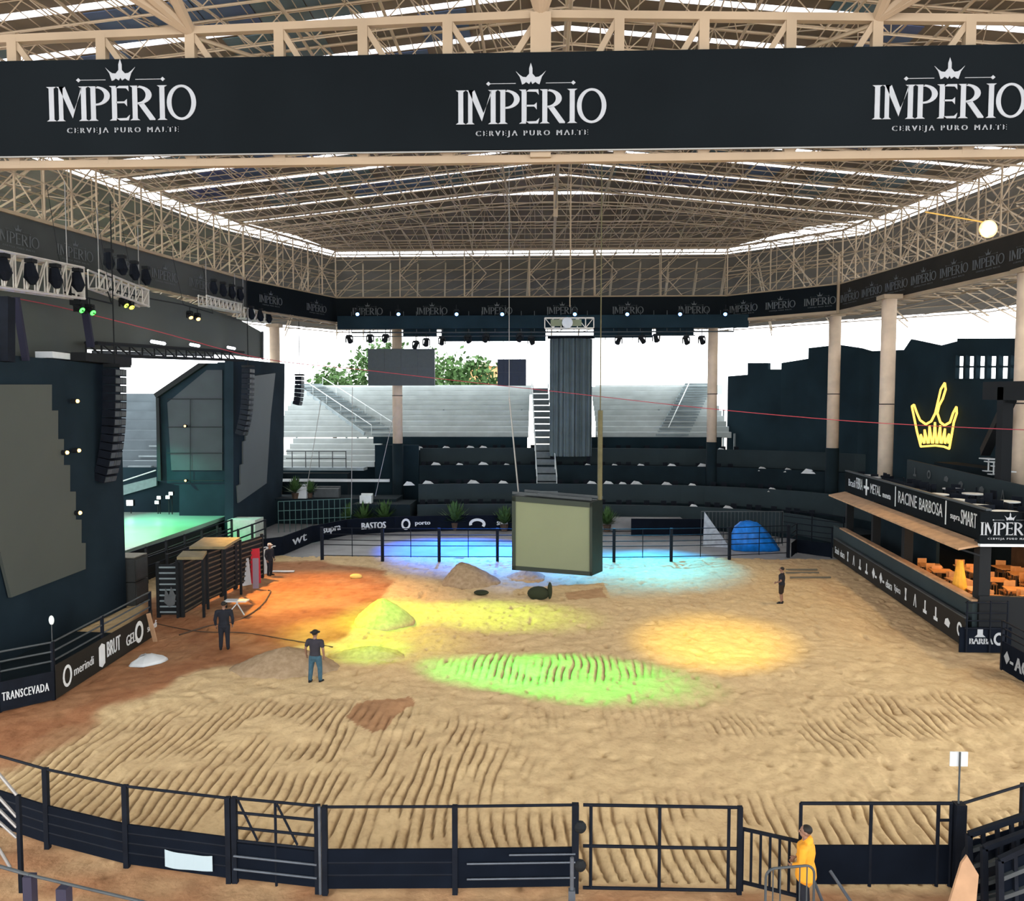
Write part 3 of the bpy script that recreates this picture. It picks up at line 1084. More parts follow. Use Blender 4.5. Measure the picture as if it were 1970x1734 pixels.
# lower left bleacher
b3 = thing('bleacher', (-19, 67, 3), 'grey bleacher block with railing below the slanted stair', 'bleacher')
row_stand(b3, px_x(540, 68), px_x(722, 68), 67.2, 4.1, 5, 0.95, 0.46, M_alu)
mb = MB(); mb.box((px_x(615, 66), 66.2, 4.0), (7.6, 1.4, .25)); mb.build('landing', M_alud, b3)
mb = MB()
for k in range(5):
    x = px_x(560 + 26 * k, 65.8); mb.tube((x, 65.7, 4.1), (x, 65.7, 5.5), .04, 6)
for z in (4.9, 5.5):
    mb.tube((px_x(548, 65.8), 65.7, z), (px_x(665, 65.8), 65.7, z), .04, 6)
mb.build('railing', M_mid, b3)
mb = MB(); mb.box((px_x(640, 65), 64.9, 3.1), (px_x(745, 65) - px_x(530, 65), .3, .22)); mb.build('front_beam', M_sheet, b3)
mb = MB(); mb.box((px_x(600, 66), 66.3, 1.9), (px_x(665, 66) - px_x(530, 66), 1.2, 3.4)); mb.build('black_skirt', M_cloth, b3)
# bleachers seen through the stage opening
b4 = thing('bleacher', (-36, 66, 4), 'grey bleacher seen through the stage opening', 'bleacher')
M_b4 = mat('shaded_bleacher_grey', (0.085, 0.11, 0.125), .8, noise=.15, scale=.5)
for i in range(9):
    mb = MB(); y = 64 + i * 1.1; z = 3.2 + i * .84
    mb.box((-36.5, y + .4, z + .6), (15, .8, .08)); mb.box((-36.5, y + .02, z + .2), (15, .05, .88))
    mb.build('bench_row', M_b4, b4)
mb = MB()
for x in (-43, -37, -30):
    for y in (64.5, 69, 73):
        mb.bar((x, y, -.03), (x, y, 3.2 + (y - 64) * .65), .15)
mb.build('support_post', M_alud, b4)
mb = MB()
for i in range(14):
    mb.box((-34.0 + i * .15, 65 + i * .62, 4.2 + i * .41), (2.0, .5, .15))
mb.build('stairway', M_alud, b4)

# draped tower
dt = thing('draped_tower', (px_x(1097, 67), 67, 0), 'tall grey pleated curtain tower hanging between the two far stands', 'curtain')
x0, x1 = px_x(1058, 66.5), px_x(1139, 66.5)
zt_, zb_ = PY(1097, 652, 66.5).z, PY(1097, 878, 66.5).z
mb = MB()
n = 44
fr_, bk_ = [], []
for i in range(n + 1):
    x = x0 + (x1 - x0) * i / n
    y = 66.5 - 0.5 * math.sin(math.pi * i / n) + 0.10 * math.sin(i * 1.5) + 0.05 * math.sin(i * 3.7)
    fr_.append(V(x, y, 0))
ring0 = fr_ + [V(x1, 68.2, 0), V(x0, 68.2, 0)]
mb.loft([[v + V(0, 0, zb_) for v in ring0], [v + V(0, 0, zt_) for v in ring0]])
mb.build('curtain', mat('grey_curtain', (0.10, 0.135, 0.145), 0.9, noise=0.15, scale=.6), dt)
mb = MB(); mb.bar((x0 - .2, 66.4, zt_ + .1), (x1 + .2, 66.4, zt_ + .1), .2); mb.build('top_truss', M_black, dt)
mb = MB()
for sx in (x0 + .2, x1 - .2):
    mb.bar((sx, 67.6, 0), (sx, 67.6, zb_), .3)
mb.build('leg_frame', M_black, dt)
# narrow grey stair between stand and tower
st = thing('staircase', (px_x(1036, 69), 67, 0), 'narrow grey staircase beside the draped tower', 'staircase')
mb = MB()
xa, xb = px_x(1021, 70), px_x(1056, 70)
for i in range(16):
    mb.box(((xa + xb) / 2 + .15 * (15 - i) * .3, 63.5 + i * .95, 2.2 + i * .58), (xb - xa, .9, .5))
mb.build('steps', mat('grey_step', (0.12, 0.145, 0.155), .7, noise=.1), st)
mb = MB()
for sx in (xa, xb):
    mb.tube((sx + .6, 63.5, 3.6), (sx, 78, 12.2), .05, 6)
    for k in range(7):
        mb.tube((sx + .6 - .1 * k, 63.5 + 2.4 * k, 2.6 + 1.42 * k), (sx + .6 - .1 * k, 63.5 + 2.4 * k, 3.6 + 1.42 * k), .035, 6)
mb.build('handrail', M_alu, st)

# ------------------------------------------------------------------ black covered tiers round the far end
K0 = [V(19.8, 50.5, 0), V(17.6, 55.5, 0), V(12.0, 59.0, 0), V(4, 60.2, 0), V(-4, 60.2, 0), V(-9.5, 59.6, 0)]


def offs(K, d):
    out = []
    for i in range(len(K)):
        a = K[max(i - 1, 0)]; b = K[min(i + 1, len(K) - 1)]
        t = (b - a).normalized()
        nrm = Vector((t.y, -t.x, 0))
        if nrm.dot(K[i] - V(0, 40, 0)) < 0:
            nrm = -nrm
        out.append(K[i] + nrm * d)
    return out


def smooth_line(K, n=5):
    out = []
    for i in range(len(K) - 1):
        p0 = K[max(i - 1, 0)]; p1 = K[i]; p2 = K[i + 1]; p3 = K[min(i + 2, len(K) - 1)]
        for j in range(n):
            t = j / n
            out.append(0.5 * ((2 * p1) + (p2 - p0) * t + (2 * p0 - 5 * p1 + 4 * p2 - p3) * t * t + (3 * p1 - p0 - 3 * p2 + p3) * t ** 3))
    return out + [K[-1]]


K0 = smooth_line(K0)
tier_z = [1.0, 2.3, 3.6, 4.9]
M_par = mat('dark_grey_parapet', (0.014, 0.026, 0.031), 0.8, noise=0.15, scale=.5)
for k in range(4):
    a = offs(K0, 3.0 * k); b = offs(K0, 3.0 * k + 3.0)
    mb = MB(); pp = MB()
    for i in range(len(a) - 1):
        base = [a[i], a[i + 1], b[i + 1], b[i]]
        mb.loft([[v + V(0, 0, -.05) for v in base], [v + V(0, 0, tier_z[k]) for v in base]], caps=True)
        plank(pp, a[i], a[i + 1], tier_z[k] - .7, tier_z[k] + .75, .12)
    o = struct(mb, 'floor_tier', M_cloth, label='black covered tier of the far stand')
    struct(pp, 'parapet', M_par if k != 2 else M_cloth, parent=o)
# black skirt under the bleachers
mb = MB()
mb.box((px_x(865, 71), 71.2, 5.2), (px_x(1020, 71) - px_x(722, 71), .3, 2.7))
mb.box((px_x(1265, 71), 71.2, 5.2), (px_x(1392, 71) - px_x(1140, 71), .3, 2.7))
mb.box((px_x(640, 73), 71.9, 2.2), (px_x(770, 73) - px_x(500, 73), .3, 4.4))
mb.box((-12.4, 66.9, 3.0), (3.8, .3, 6.0))
struct(mb, 'wall_back', M_clothr, label='black cloth wall under the far bleachers')


def chair_proto(name, m, label, cat, s=1.0, arms=False):
    r = thing(name, (0, 0, 0), label, cat)
    mb = MB(); mb.box((0, 0, .44 * s), (.44 * s, .42 * s, .05)); mb.build('seat', m, r, world=False)
    mb = MB(); mb.box((0, .21 * s, .72 * s), (.42 * s, .04, .42 * s)); mb.build('backrest', m, r, world=False)
    for sx in (-1, 1):
        for sy in (-1, 1):
            mb = MB(); mb.bar((sx * .19 * s, sy * .18 * s, 0), (sx * .19 * s, sy * .18 * s, (.44 if sy < 0 else .7) * s), .03)
            mb.build('leg', m, r, world=False)
    return r


lab = 'black stacking chair on the covered tiers of the far stand'
ch0 = chair_proto('tier_chair', M_black, lab, 'chair')
n = 0
rs = random.Random(11)
for k in range(4):
    row = offs(K0, 3.0 * k + 1.5)
    for i in range(len(row) - 1):
        for t in ((0.3, 0.75) if i % 2 else (0.5,)):
            p = lerp(row[i], row[i + 1], t)
            d = (row[i + 1] - row[i]).normalized()
            rz = math.atan2(d.y, d.x) + math.pi
            p = V(p.x, p.y, tier_z[k])
            if p.x > 19.5 + .0 * k or (k >= 2 and p.x > 17):
                continue
            if n == 0:
                ch0.location = p; ch0.rotation_euler = (0, 0, rz); ch0['group'] = 'black chairs on the far tiers'
            else:
                copy_tree(ch0, p, rz, group='black chairs on the far tiers')
            n += 1


def glint_speck(p, rz, s):  # pale speck for light reflected on the tiers, put in as a sheet
    mb = MB()
    a = [V(-.55, -.2, 0), V(.55, -.25, 0), V(.5, .25, 0), V(-.5, .2, 0)]
    c = V(0, 0, .42)
    mb.v = [v * s for v in a] + [V(-.2, 0, .38) * s, V(.22, .03, .30) * s]
    mb.f = [(0, 1, 5, 4), (1, 2, 5), (2, 3, 4, 5), (3, 0, 4), (3, 2, 1, 0)]
    R = Matrix.Rotation(rz, 4, 'Z')
    mb.v = [R @ v for v in mb.v]
    o = mb.build('pale_glint', M_sheet)
    o.location = p
    return tag(o, 'small pale speck put in for light glinting on a black tier of the far stand', 'sheet', 'pale glints on the far tiers')


pts = [(805, 862, 3), (858, 858, 3), (905, 862, 3), (930, 864, 3), (838, 896, 2), (884, 895, 2), (930, 895, 2), (975, 895, 2), (910, 920, 1), (968, 917, 1),
       (1132, 892, 2), (1184, 890, 2), (1235, 890, 2), (1295, 893, 2), (1355, 897, 2), (1140, 913, 1), (1172, 916, 1), (1200, 912, 1), (1226, 917, 1), (1285, 918, 1), (1335, 920, 1),
       (1338, 948, 0), (1404, 958, 0), (785, 928, 1), (822, 930, 1), (1390, 880, 3), (1470, 905, 2), (1520, 925, 2), (1560, 905, 2), (1490, 935, 1)]
for px, py, k in pts:
    row = offs(K0, 3.0 * k + 0.8)
    tgt = (px - 1040) / 1500
    best = min(range(len(row) - 1), key=lambda i: abs((row[i].x + row[i + 1].x) / (row[i].y + row[i + 1].y) - tgt))
    Y = (row[best].y + row[best + 1].y) / 2
    glint_speck(V(px_x(px, Y), Y, tier_z[k] + .55), rs.uniform(-.5, .5), rs.uniform(.7, 1.15))

# ------------------------------------------------------------------ black wall on the right with stepped top
WP = [V(17.3, 74.5, 0), V(21.5, 68.5, 0), V(24.8, 61.0, 0), V(26.6, 52, 0), V(27.6, 42, 0), V(28.6, 30, 0)]


def plan_at(px, poly=WP):
    s = (px - 1040) / 1500.0
    for a, b in zip(poly[:-1], poly[1:]):
        fa, fb = a.x - s * a.y, b.x - s * b.y
        if fa * fb <= 0:
            t = fa / (fa - fb)
            return lerp(a, b, t)
    return poly[-1] if s > 0.4 else poly[0]


prof = [(1395, 725), (1432, 722), (1432, 700), (1470, 700), (1470, 712), (1495, 712), (1495, 700), (1545, 692), (1545, 672), (1600, 666), (1640, 672), (1660, 678), (1722, 676), (1735, 656), (1790, 668), (1820, 660)]
mb = MB()
for (x0_, y0_), (x1_, y1_) in zip(prof[:-1], prof[1:]):
    if x0_ == x1_:
        continue
    a, b = plan_at(x0_), plan_at(x1_)
    za = CH + (785 - y0_) / 1500 * a.y; zb2 = CH + (785 - y1_) / 1500 * b.y
    p = [V(a.x, a.y, 0), V(b.x, b.y, 0), V(b.x, b.y, zb2), V(a.x, a.y, za)]
    o_ = V(.3, .2, 0)
    mb.loft([p, [v + o_ for v in p]])
a, b = plan_at(1820), plan_at(1968)


def zat(py, Y):
    return CH + (785 - py) / 1500 * Y


for (ya, yb) in ((730, 2000), (655, 688)):
    p = [V(a.x, a.y, max(0, zat(yb, a.y))), V(b.x, b.y, max(0, zat(yb, b.y))), V(b.x, b.y, zat(ya, b.y)), V(a.x, a.y, zat(ya, a.y))]
    mb.loft([p, [v + V(.3, .2, 0) for v in p]])
for k in range(8):                            # bars of the bright openings
    q_ = lerp(a, b, k / 7.0)
    mb.bar((q_.x, q_.y, zat(732, q_.y)), (q_.x, q_.y, zat(686, q_.y)), .28)
mb.bar((a.x, a.y, zat(708, a.y)), (b.x, b.y, zat(708, b.y)), .12)
c2 = WP[-1]
mb.loft([[V(b.x, b.y, 0), V(c2.x, c2.y, 0), V(c2.x, c2.y, 13), V(b.x, b.y, 13)], [V(b.x + .3, b.y, 0), V(c2.x + .3, c2.y, 0), V(c2.x + .3, c2.y, 13), V(b.x + .3, b.y, 13)]])
struct(mb, 'wall_right', M_clothr, label='tall black cloth wall with stepped top behind the bar terrace')
# dark covered stands between wall and terrace
mb = MB()
for k in range(3):
    mb.box((23.9 + k * .8, 41 - k, 1.9 + k * .5), (.8 if k < 2 else 1.4, 22, 3.8 + k * 1.0))
struct(mb, 'floor_side_tier', M_cloth, label='black covered steps in front of the right wall')

# neon crown
mneon = mat('amber_neon', (0.9, 0.55, 0.1), 0.4, emit=(1.0, 0.56, 0.10), es=1.6)
cw = thing('neon_crown', plan_at(1790) + V(-.4, -.3, 6.4), 'amber neon crown sign glowing on the black wall', 'neon sign')
cp = plan_at(1790)
dW = (plan_at(1830) - plan_at(1750)).normalized()


def cpt(px, py):
    q_ = plan_at(px)
    nn = Vector((-abs(dW.y), -abs(dW.x), 0)).normalized() * .25
    return V(q_.x, q_.y, zat(py, q_.y)) + nn


outline = [(1765, 858), (1757, 830), (1752, 808), (1746, 782), (1750, 779), (1756, 795), (1762, 808), (1773, 816), (1783, 810), (1790, 795), (1795, 770), (1799, 750), (1806, 738), (1808, 750), (1803, 768), (1797, 780), (1794, 795), (1800, 812), (1808, 818), (1818, 812), (1823, 795), (1829, 783), (1830, 795), (1825, 812), (1822, 835), (1818, 862), (1808, 858), (1792, 856), (1778, 857), (1765, 858)]
mb = MB(); mb.path([cpt(*p) for p in outline], .075, 6); mb.build('outline_tube', mneon, cw)
mb = MB()
for x0_, x1_, yt in ((1770, 1764, 835), (1777, 1771, 826), (1784, 1780, 818), (1791, 1790, 812), (1798, 1800, 818), (1805, 1809, 824), (1811, 1817, 834)):
    mb.path([cpt(x1_ * .35 + x0_ * .65 - 3, 852), cpt(x1_, yt), cpt(x1_ * .35 + x0_ * .65 + 3, 852)], .07, 6)
mb.build('ray_tube', mneon, cw)
for px in (1790,):
    l = bpy.data.lights.new('neon_glow', 'POINT'); l.energy = 60; l.color = (1, .6, .15); l.shadow_soft_size = .6
    lo = bpy.data.objects.new('neon_glow', l); COL.objects.link(lo); lo.location = cpt(1790, 825) + V(-1.0, -.6, 0)
# black portal frame in front of the wall on the right
pf = thing('black_portal_frame', (22.4, 37.5, 4.6), 'black steel portal with slanted brace at the right edge', 'frame')
mb = MB()
P1 = PX(1935, 745, 22.6); P2 = PX(1935, 900, 22.6)
mb.bar((22.6, P1.y, 4.6), (22.6, P1.y, P1.z), .5)
mb.build('post', M_dark, pf)
mb = MB(); mb.bar(PX(1900, 752, 22.6), PX(2020, 752, 22.6), .5, .9); mb.build('top_beam', M_dark, pf)
mb = MB(); mb.bar(PX(1945, 765, 22.7), PX(1895, 870, 24.2), .45); mb.build('brace', M_dark, pf)

# ================================================================== BAR TERRACE ON THE RIGHT
WA, WB = V(16.1, 29.8, 0), V(17.9, 47.8, 0)
wd = (WB - WA).normalized()
wn = Vector((wd.y, -wd.x, 0))                # pointing away from the arena (+x)
if wn.x < 0:
    wn = -wn
rot_t = math.atan2(wd.y, wd.x)


def T_(u, v, z):                             # u along the wall from the near corner, v outward, z up
    return WA + wd * u + wn * v + V(0, 0, z)


def tbox(mb, u0, u1, v0, v1, z0, z1):
    base = [T_(u0, v0, 0), T_(u1, v0, 0), T_(u1, v1, 0), T_(u0, v1, 0)]
    mb.loft([[p + V(0, 0, z0) for p in base], [p + V(0, 0, z1) for p in base]])
    return mb


LT = (WB - WA).length
te = thing('bar_terrace', T_(LT / 2, 3, 0), 'two storey dark terrace with a bar under a wooden awning', None, kind='structure')
mb = MB(); tbox(mb, .15, LT, .5, 8.2, 0.02, 1.0); mb.build('base_floor', M_dark, te)
mb = MB(); tbox(mb, .15, LT + 1.5, .32, .5, .02, 1.85); mb.build('low_wall', M_teal, te)
mb = MB(); tbox(mb, .15, LT, .28, .62, 1.85, 1.93); mb.build('counter_top', M_wood, te)
mb = MB(); tbox(mb, .15, LT, .75, 6.6, 4.15, 4.45); mb.build('upper_deck', M_dark, te)
mb = MB(); tbox(mb, .4, LT, 6.4, 6.6, 1.0, 4.15); mb.build('back_wall', mat('brown_timber_wall', (0.10, 0.055, 0.03), .8, noise=.3, scale=2), te)
for u0, u1, v0 in ((.1, .6, .5), (8.2, 8.6, .6), (LT - .3, LT, .6), (12.9, 13.2, .6)):
    mb = MB(); tbox(mb, u0, u1, v0, v0 + .4, 1.0, 4.15); mb.build('pillar', M_dark, te)
mb = MB(); tbox(mb, .1, .45, 3.4, 4.4, 1.0, 4.15); mb.build('pillar', M_dark, te)
mb = MB(); tbox(mb, 0, .2, .5, 8.2, 0.0, 2.1); mb.build('front_wall', M_dark, te)
mb = MB(); tbox(mb, 8.6, LT, 2.2, 2.35, 1.0, 4.15); mb.build('bar_partition', M_cloth, te)
fs = thing('terrace_fascia', T_(LT / 2, .6, 4.2), 'dark fascia board with sponsor lettering above the wooden awning', 'sign')
mb = MB(); tbox(mb, -.05, LT + .3, .62, .76, 4.16, 5.35); mb.build('board', M_banner, fs)
mb = MB(); tbox(mb, -.05, LT + .3, .60, .80, 5.35, 5.42); mb.build('top_rail', M_mid, fs)
aw = thing('wooden_awning', T_(LT / 2, .2, 4.0), 'warm plywood awning shelf running below the lettered fascia', 'awning')
mb = MB()
p = [T_(-.1, .60, 4.12), T_(LT + .2, .60, 4.12), T_(LT + .2, -.35, 3.92), T_(-.1, -.35, 3.92)]
mb.loft([[v - V(0, 0, .08) for v in p], p]); mb.build('board', M_wood, aw)
mb = MB()
for k in range(9):
    u = LT * k / 8 + (.1 if k == 0 else 0)
    mb.bar(T_(u, .6, 3.6), T_(u, -.25, 3.86), .06)
mb.build('bracket', M_dark, aw)
# lettering on fascia (reads from the arena: from far end to near end)
m1 = MB()
U_ = -wd; W_ = V(0, 0, 1)
items = [(0.6, 1.2, .42, 'bonetto'), (2.1, 1.0, .5, 'TRUCK'), (6.7, 1.7, .34, 'posthaus'), (9.0, 2.6, .55, 'RECINTO'), (11.8, 2.8, .5, 'BANDEIRA'), (15.2, 1.0, .3, 'super'), (16.4, 1.4, .55, 'CONNT')]
items = [(0.5, 1.3, .42, 'Brasil'), (2.0, 1.2, .62, 'FIBRA'), (4.6, 1.7, .52, 'METAL'), (6.6, 1.2, .24, 'moneta'), (8.9, 2.4, .58, 'RACINE'), (11.6, 2.6, .55, 'BARBOSA'), (15.0, .9, .26, 'supra'), (16.0, 1.4, .58, 'SMART')]
for d_, wdt, ht, tx in items:
    if d_ + wdt > LT:
        continue
    put_text(m1, tx, T_(LT - d_, .60, 4.55), U_, W_, wdt, ht, 1.0, fat=.012)
    m1.build('lettering', M_bright, fs)
    m1 = MB()
for d_ in (8.45, 14.5):
    m1.prism([(0, 0), (.1, 0), (.1, 1), (0, 1)], T_(LT - d_, .60, 4.3), U_, W_, -wn, .01)
m1.prism([(-.1, 0), (.1, 0), (.14, .35), (.45, .35), (.45, .5), (.12, .5), (.1, .9), (-.1, .9), (-.12, .5), (-.45, .5), (-.45, .35), (-.14, .35)], T_(LT - 3.9, .60, 4.35), U_, W_, -wn, .01)
m1.build('lettering', M_bright, fs)
# front fascia with beer logo
ff = thing('beer_sign', (18.6, 29.6, 4.15), 'dark sign board with crowned beer logo on the terrace front', 'sign')
zf0, zf1 = PY(1900, 1046, 29.6).z, PY(1900, 985, 29.6).z
mb = MB(); mb.box((19.4, 29.6, (zf0 + zf1) / 2), (6.0, .14, zf1 - zf0)); mb.build('board', M_banner, ff)
mb = MB(); mb.box((19.4, 29.55, zf0 - .05), (6.0, .16, .10)); mb.build('lower_edge', M_sheet, ff)
m1 = MB()
put_imperio(m1, PY(1943, 1030, 29.5), V(1, 0, 0), V(0, 0, 1), V(0, -1, 0), .48)
m1.build('logo', M_white, ff)

# low sponsor board along the sand in front of the terrace
sb = thing('sponsor_board', T_(LT / 2, 0, 0), 'long low black board with small white sponsor marks along the terrace', 'sign board')
mb = MB(); tbox(mb, 0, LT + .2, 0, .1, .12, 1.22); mb.build('board', M_brownb, sb)
mb = MB(); tbox(mb, 0, LT + .2, -.02, .12, 1.22, 1.27); mb.build('top_rail', M_mid, sb)


def mark(m1, kind, O, U_, W_, N_, s):
    """small generic sponsor mark about s high; O lower centre"""
    if kind == 0:
        m1.prism([(-s * .2, 0), (s * .2, 0), (s * .08, s * .4), (s * .2, s), (-s * .2, s), (-s * .08, s * .4)], O, U_, W_, N_, .01)
    elif kind == 1:
        m1.prism([(-s * .3, 0), (-s * .2, 0), (0, s * .8), (s * .2, 0), (s * .3, 0), (s * .05, s), (-s * .05, s)], O, U_, W_, N_, .01)
    elif kind == 2:
        for p in arcring(0, s * .5, s * .4, s * .5, s * .24, s * .3, 0, 2 * math.pi, 14):
            m1.prism(p, O, U_, W_, N_, .01)
    elif kind == 3:
        m1.prism([(-s * .35, 0), (s * .35, 0), (s * .35, s * .25), (s * .1, s * .25), (s * .1, s), (-s * .1, s), (-s * .1, s * .25), (-s * .35, s * .25)], O, U_, W_, N_, .01)
    elif kind == 4:
        m1.prism([(-s * .45, s * .2), (s * .3, s * .1), (s * .5, s * .5), (s * .1, s * .75), (-s * .3, s * .6)], O, U_, W_, N_, .01)
    elif kind == 5:
        m1.prism([(0, 0), (s * .4, s * .5), (0, s), (-s * .4, s * .5)], O, U_, W_, N_, .01)
        m1.prism([(s * .45, s * .2), (s * .9, s * .2), (s * .9, s * .4), (s * .45, s * .4)], O, U_, W_, N_, .01)


m1 = MB()
seq = ['bar', 'wor', 0, 1, 3, 3, 5, 5, 'wor', 'wor2', 0, 1, 3, 3, 4, 2]
for k, s_ in enumerate(seq):
    u = LT - .6 - (LT - 1.0) * k / (len(seq) - 1)
    O = T_(u, -.01, .42)
    if isinstance(s_, int):
        mark(m1, s_, O, -wd, W_, -wn, .55)
    else:
        put_text(m1, {'bar': 'Sicoob', 'wor': 'ebara', 'wor2': 'Ypioca'}[s_], O + wd * .4, -wd, W_, .85, .4, fat=.02)
m1.build('marks', M_bright, sb)
# front board under the terrace front with rails
fr = thing('terrace_gate', (17.6, 29.5, 0), 'black barred gate with white round marks below the beer sign', 'gate')
mb = MB()
x0_, x1_ = PY(1856, 1200, 29.4).x, PY(1940, 1200, 29.4).x
for py in (1160, 1180, 1195, 1210):
    z = PY(1900, py, 29.4).z; mb.tube((x0_, 29.4, z), (x1_, 29.4, z), .025, 6)
for px in (1860, 1905, 1938):
    mb.tube((PY(px, 1200, 29.4).x, 29.4, .05), (PY(px, 1200, 29.4).x, 29.4, PY(px, 1156, 29.4).z), .035, 6)
mb.build('bars', M_black, fr)
mb = MB(); mb.box(((x0_ + x1_) / 2, 29.46, .5), (x1_ - x0_ + .3, .05, .95)); mb.build('panel', M_panel, fr)
m1 = MB()
put_text(m1, 'BARBA', V(PY(1866, 1238, 29.4).x, 29.42, .35), V(1, 0, 0), V(0, 0, 1), .85, .22, fat=.015)
m1.prism([(-.2, 0), (.2, 0), (.1, .1), (.1, .3), (-.1, .3), (-.1, .1)], V(PY(1886, 1220, 29.4).x, 29.42, .62), V(1, 0, 0), V(0, 0, 1), V(0, -1, 0), .01)
mark(m1, 2, V(PY(1922, 1240, 29.4).x, 29.42, .3), V(1, 0, 0), V(0, 0, 1), V(0, -1, 0), .5)
m1.build('marks', M_white, fr)

# furniture in the bar: wooden tables and chairs
def table_proto(name, mt, ml, label, s=(.8, .8, .75), rnd=False):
    r = thing(name, (0, 0, 0), label, 'table')
    mb = MB()
    if rnd:
        mb.tube((0, 0, s[2] - .04), (0, 0, s[2]), s[0] / 2, 20)
    else:
        mb.box((0, 0, s[2] - .02), (s[0], s[1], .045))
    mb.build('tabletop', mt, r, world=False)
    for sx in (-1, 1):
        for sy in (-1, 1):
            mb = MB(); mb.bar((sx * s[0] * .32, sy * s[1] * .32, 0), (sx * s[0] * .32, sy * s[1] * .32, s[2] - .04), .045)
            mb.build('leg', ml, r, world=False)
    return r


M_woodw = mat('golden_wood', (0.55, 0.26, 0.09), .5, noise=.2, scale=3)
gt = 'wooden tables in the bar'
gc = 'wooden chairs in the bar'
tp = table_proto('bar_table', M_woodw, M_woodd, 'golden wooden table standing in the open bar', (.9, .9, .78))
cp_ = chair_proto('bar_chair', M_woodw, 'golden wooden chair standing in the open bar', 'chair')
first = True
nn = 0
rs = random.Random(5)
for u in (1.2, 2.9, 4.6, 6.3, 7.6):
    for v in (1.6, 3.2, 4.9):
        if u < 1.3 and v < 2:
            pass
        p = T_(u + rs.uniform(-.2, .2), v, 1.0)
        if first:
            tp.location = p; tp.rotation_euler = (0, 0, rot_t); tp['group'] = gt
        else:
            copy_tree(tp, p, rot_t + rs.uniform(-.2, .2), group=gt)
        for a_ in (0, 180):
            an = math.radians(a_) + rot_t + rs.uniform(-.2, .2)
            q_ = p + V(math.cos(an) * .68, math.sin(an) * .68, 0)
            if first:
                cp_.location = q_; cp_.rotation_euler = (0, 0, an - math.pi / 2); cp_['group'] = gc
                first = False
            else:
                copy_tree(cp_, q_, an - math.pi / 2, group=gc)
for (u, v, e) in ((2.2, 2.6, 170), (6.0, 2.6, 170), (4, 5.2, 120), (.9, 3.0, 110), (11, 4.2, 14)):
    p = T_(u, v, 3.75)
    r = thing('bar_lamp', p, 'warm pendant lamp under the bar ceiling', 'lamp', group='warm pendant lamps in the bar')
    mb = MB(); mb.tube(p, p + V(0, 0, .16), .18, 12, r2=.06); mb.build('lamp_shade', M_dark, r)
    mb = MB(); mb.ball(p - V(0, 0, .02), .08, 10, 6); mb.build('bulb', mat('warm_bulb', (1, .6, .25), .5, emit=(1, .5, .18), es=12), r)
    mb = MB(); mb.tube(p + V(0, 0, .16), p + V(0, 0, .40), .012, 6); mb.build('cord', M_dark, r)
    l = bpy.data.lights.new('bar_light', 'POINT'); l.energy = e; l.color = (1, .55, .22); l.shadow_soft_size = .15
    lo = bpy.data.objects.new('bar_light', l); COL.objects.link(lo); lo.location = p - V(0, 0, .15)
# amber cloth figure in bar: stacked amber parasol-like cover
cv = MB(); c = T_(3.0, 1.0, 1.0)
cv.tube(c, c + V(0, 0, 1.9), .42, 12, r2=.10); solo(cv, 'amber_cloth_cover', mat('amber_cloth', (0.75, .36, .04), .8, noise=.15), 'tall amber cloth cover tapering to a point inside the bar', 'cover', base=c)
# upper deck: black chairs, tables with pale tops, parapet with marks
tw = table_proto('deck_table', M_sheet, M_black, 'round pale-topped table on the upper deck of the terrace', (.95, .95, .8), True)
cb = chair_proto('deck_chair', M_black, 'black chair on the upper deck of the terrace', 'chair')
first = True
for i, (u, v) in enumerate(((.7, 1.6), (2.6, 1.5), (4.6, 1.4), (6.8, 1.5), (1.8, 3.4), (4.2, 3.3), (7.2, 3.2), (14.2, 1.5), (15.6, 1.5), (17.0, 1.5), (9.4, 3.2))):
    p = T_(u, v, 4.45)
    if first:
        tw.location = p; tw['group'] = 'round pale tables on the upper deck'
    else:
        copy_tree(tw, p, 0, group='round pale tables on the upper deck')
    for k in range(4):
        an = k * math.pi / 2 + .4 + i
        q_ = p + V(math.cos(an) * .78, math.sin(an) * .78, 0)
        if v < 1.7 and (q_ - WA).dot(wn) < 1.0:
            continue
        if first:
            cb.location = q_; cb.rotation_euler = (0, 0, an - math.pi / 2); cb['group'] = 'black chairs on the upper deck'; first = False
        else:
            copy_tree(cb, q_, an - math.pi / 2, group='black chairs on the upper deck')
for i, u in enumerate((10.6, 11.6, 12.6, 13.4)):
    for k in range(2):
        copy_tree(cb, T_(u, 1.5 + k * 1.1, 4.45), rot_t + 1.5, group='black chairs on the upper deck')
pr = thing('upper_parapet', (22.2, 40, 4.6), 'dark upper parapet with a row of faint white marks', 'sign board')
pa, pb = PX(1745, 885, 22.0), PX(1962, 950, 22.0)
mb = MB()
p = [V(22.0, pa.y, 4.5), V(22.0, pb.y - 3, 4.5), V(22.0, pb.y - 3, 5.55), V(22.0, pa.y, 6.1)]
mb.loft([p, [v + V(.15, 0, 0) for v in p]]); mb.build('board', M_banner2 if False else M_par, pr)
m1 = MB()
for k, (px, py) in enumerate(((1760, 910), (1787, 915), (1820, 922), (1848, 932), (1888, 942), (1929, 955))):
    q_ = PX(px, py, 21.97)
    mark(m1, (3, 2, 4, 4, 4, 1)[k], q_ - V(0, 0, .2), V(0, -1, 0), V(0, 0, 1), V(-1, 0, 0), .5)
m1.build('marks', M_dimwhite, pr)
for (px, py) in ((1902, 884), (1912, 890), (1925, 899), (1935, 908), (1940, 935)):
    q_ = PX(px, py, 23.0)
    mb = MB(); mb.box((0, 0, .03), (.5, .9, .05)); mb.box((0, 0, -.3), (.05, .05, .6)); mb.box((0, 0, -.6), (.4, .4, .04))
    o = mb.build('cocktail_table', M_sheet); o.location = q_
    tag(o, 'pale narrow table on the black steps under the portal frame', 'table', 'pale narrow tables on the black steps')
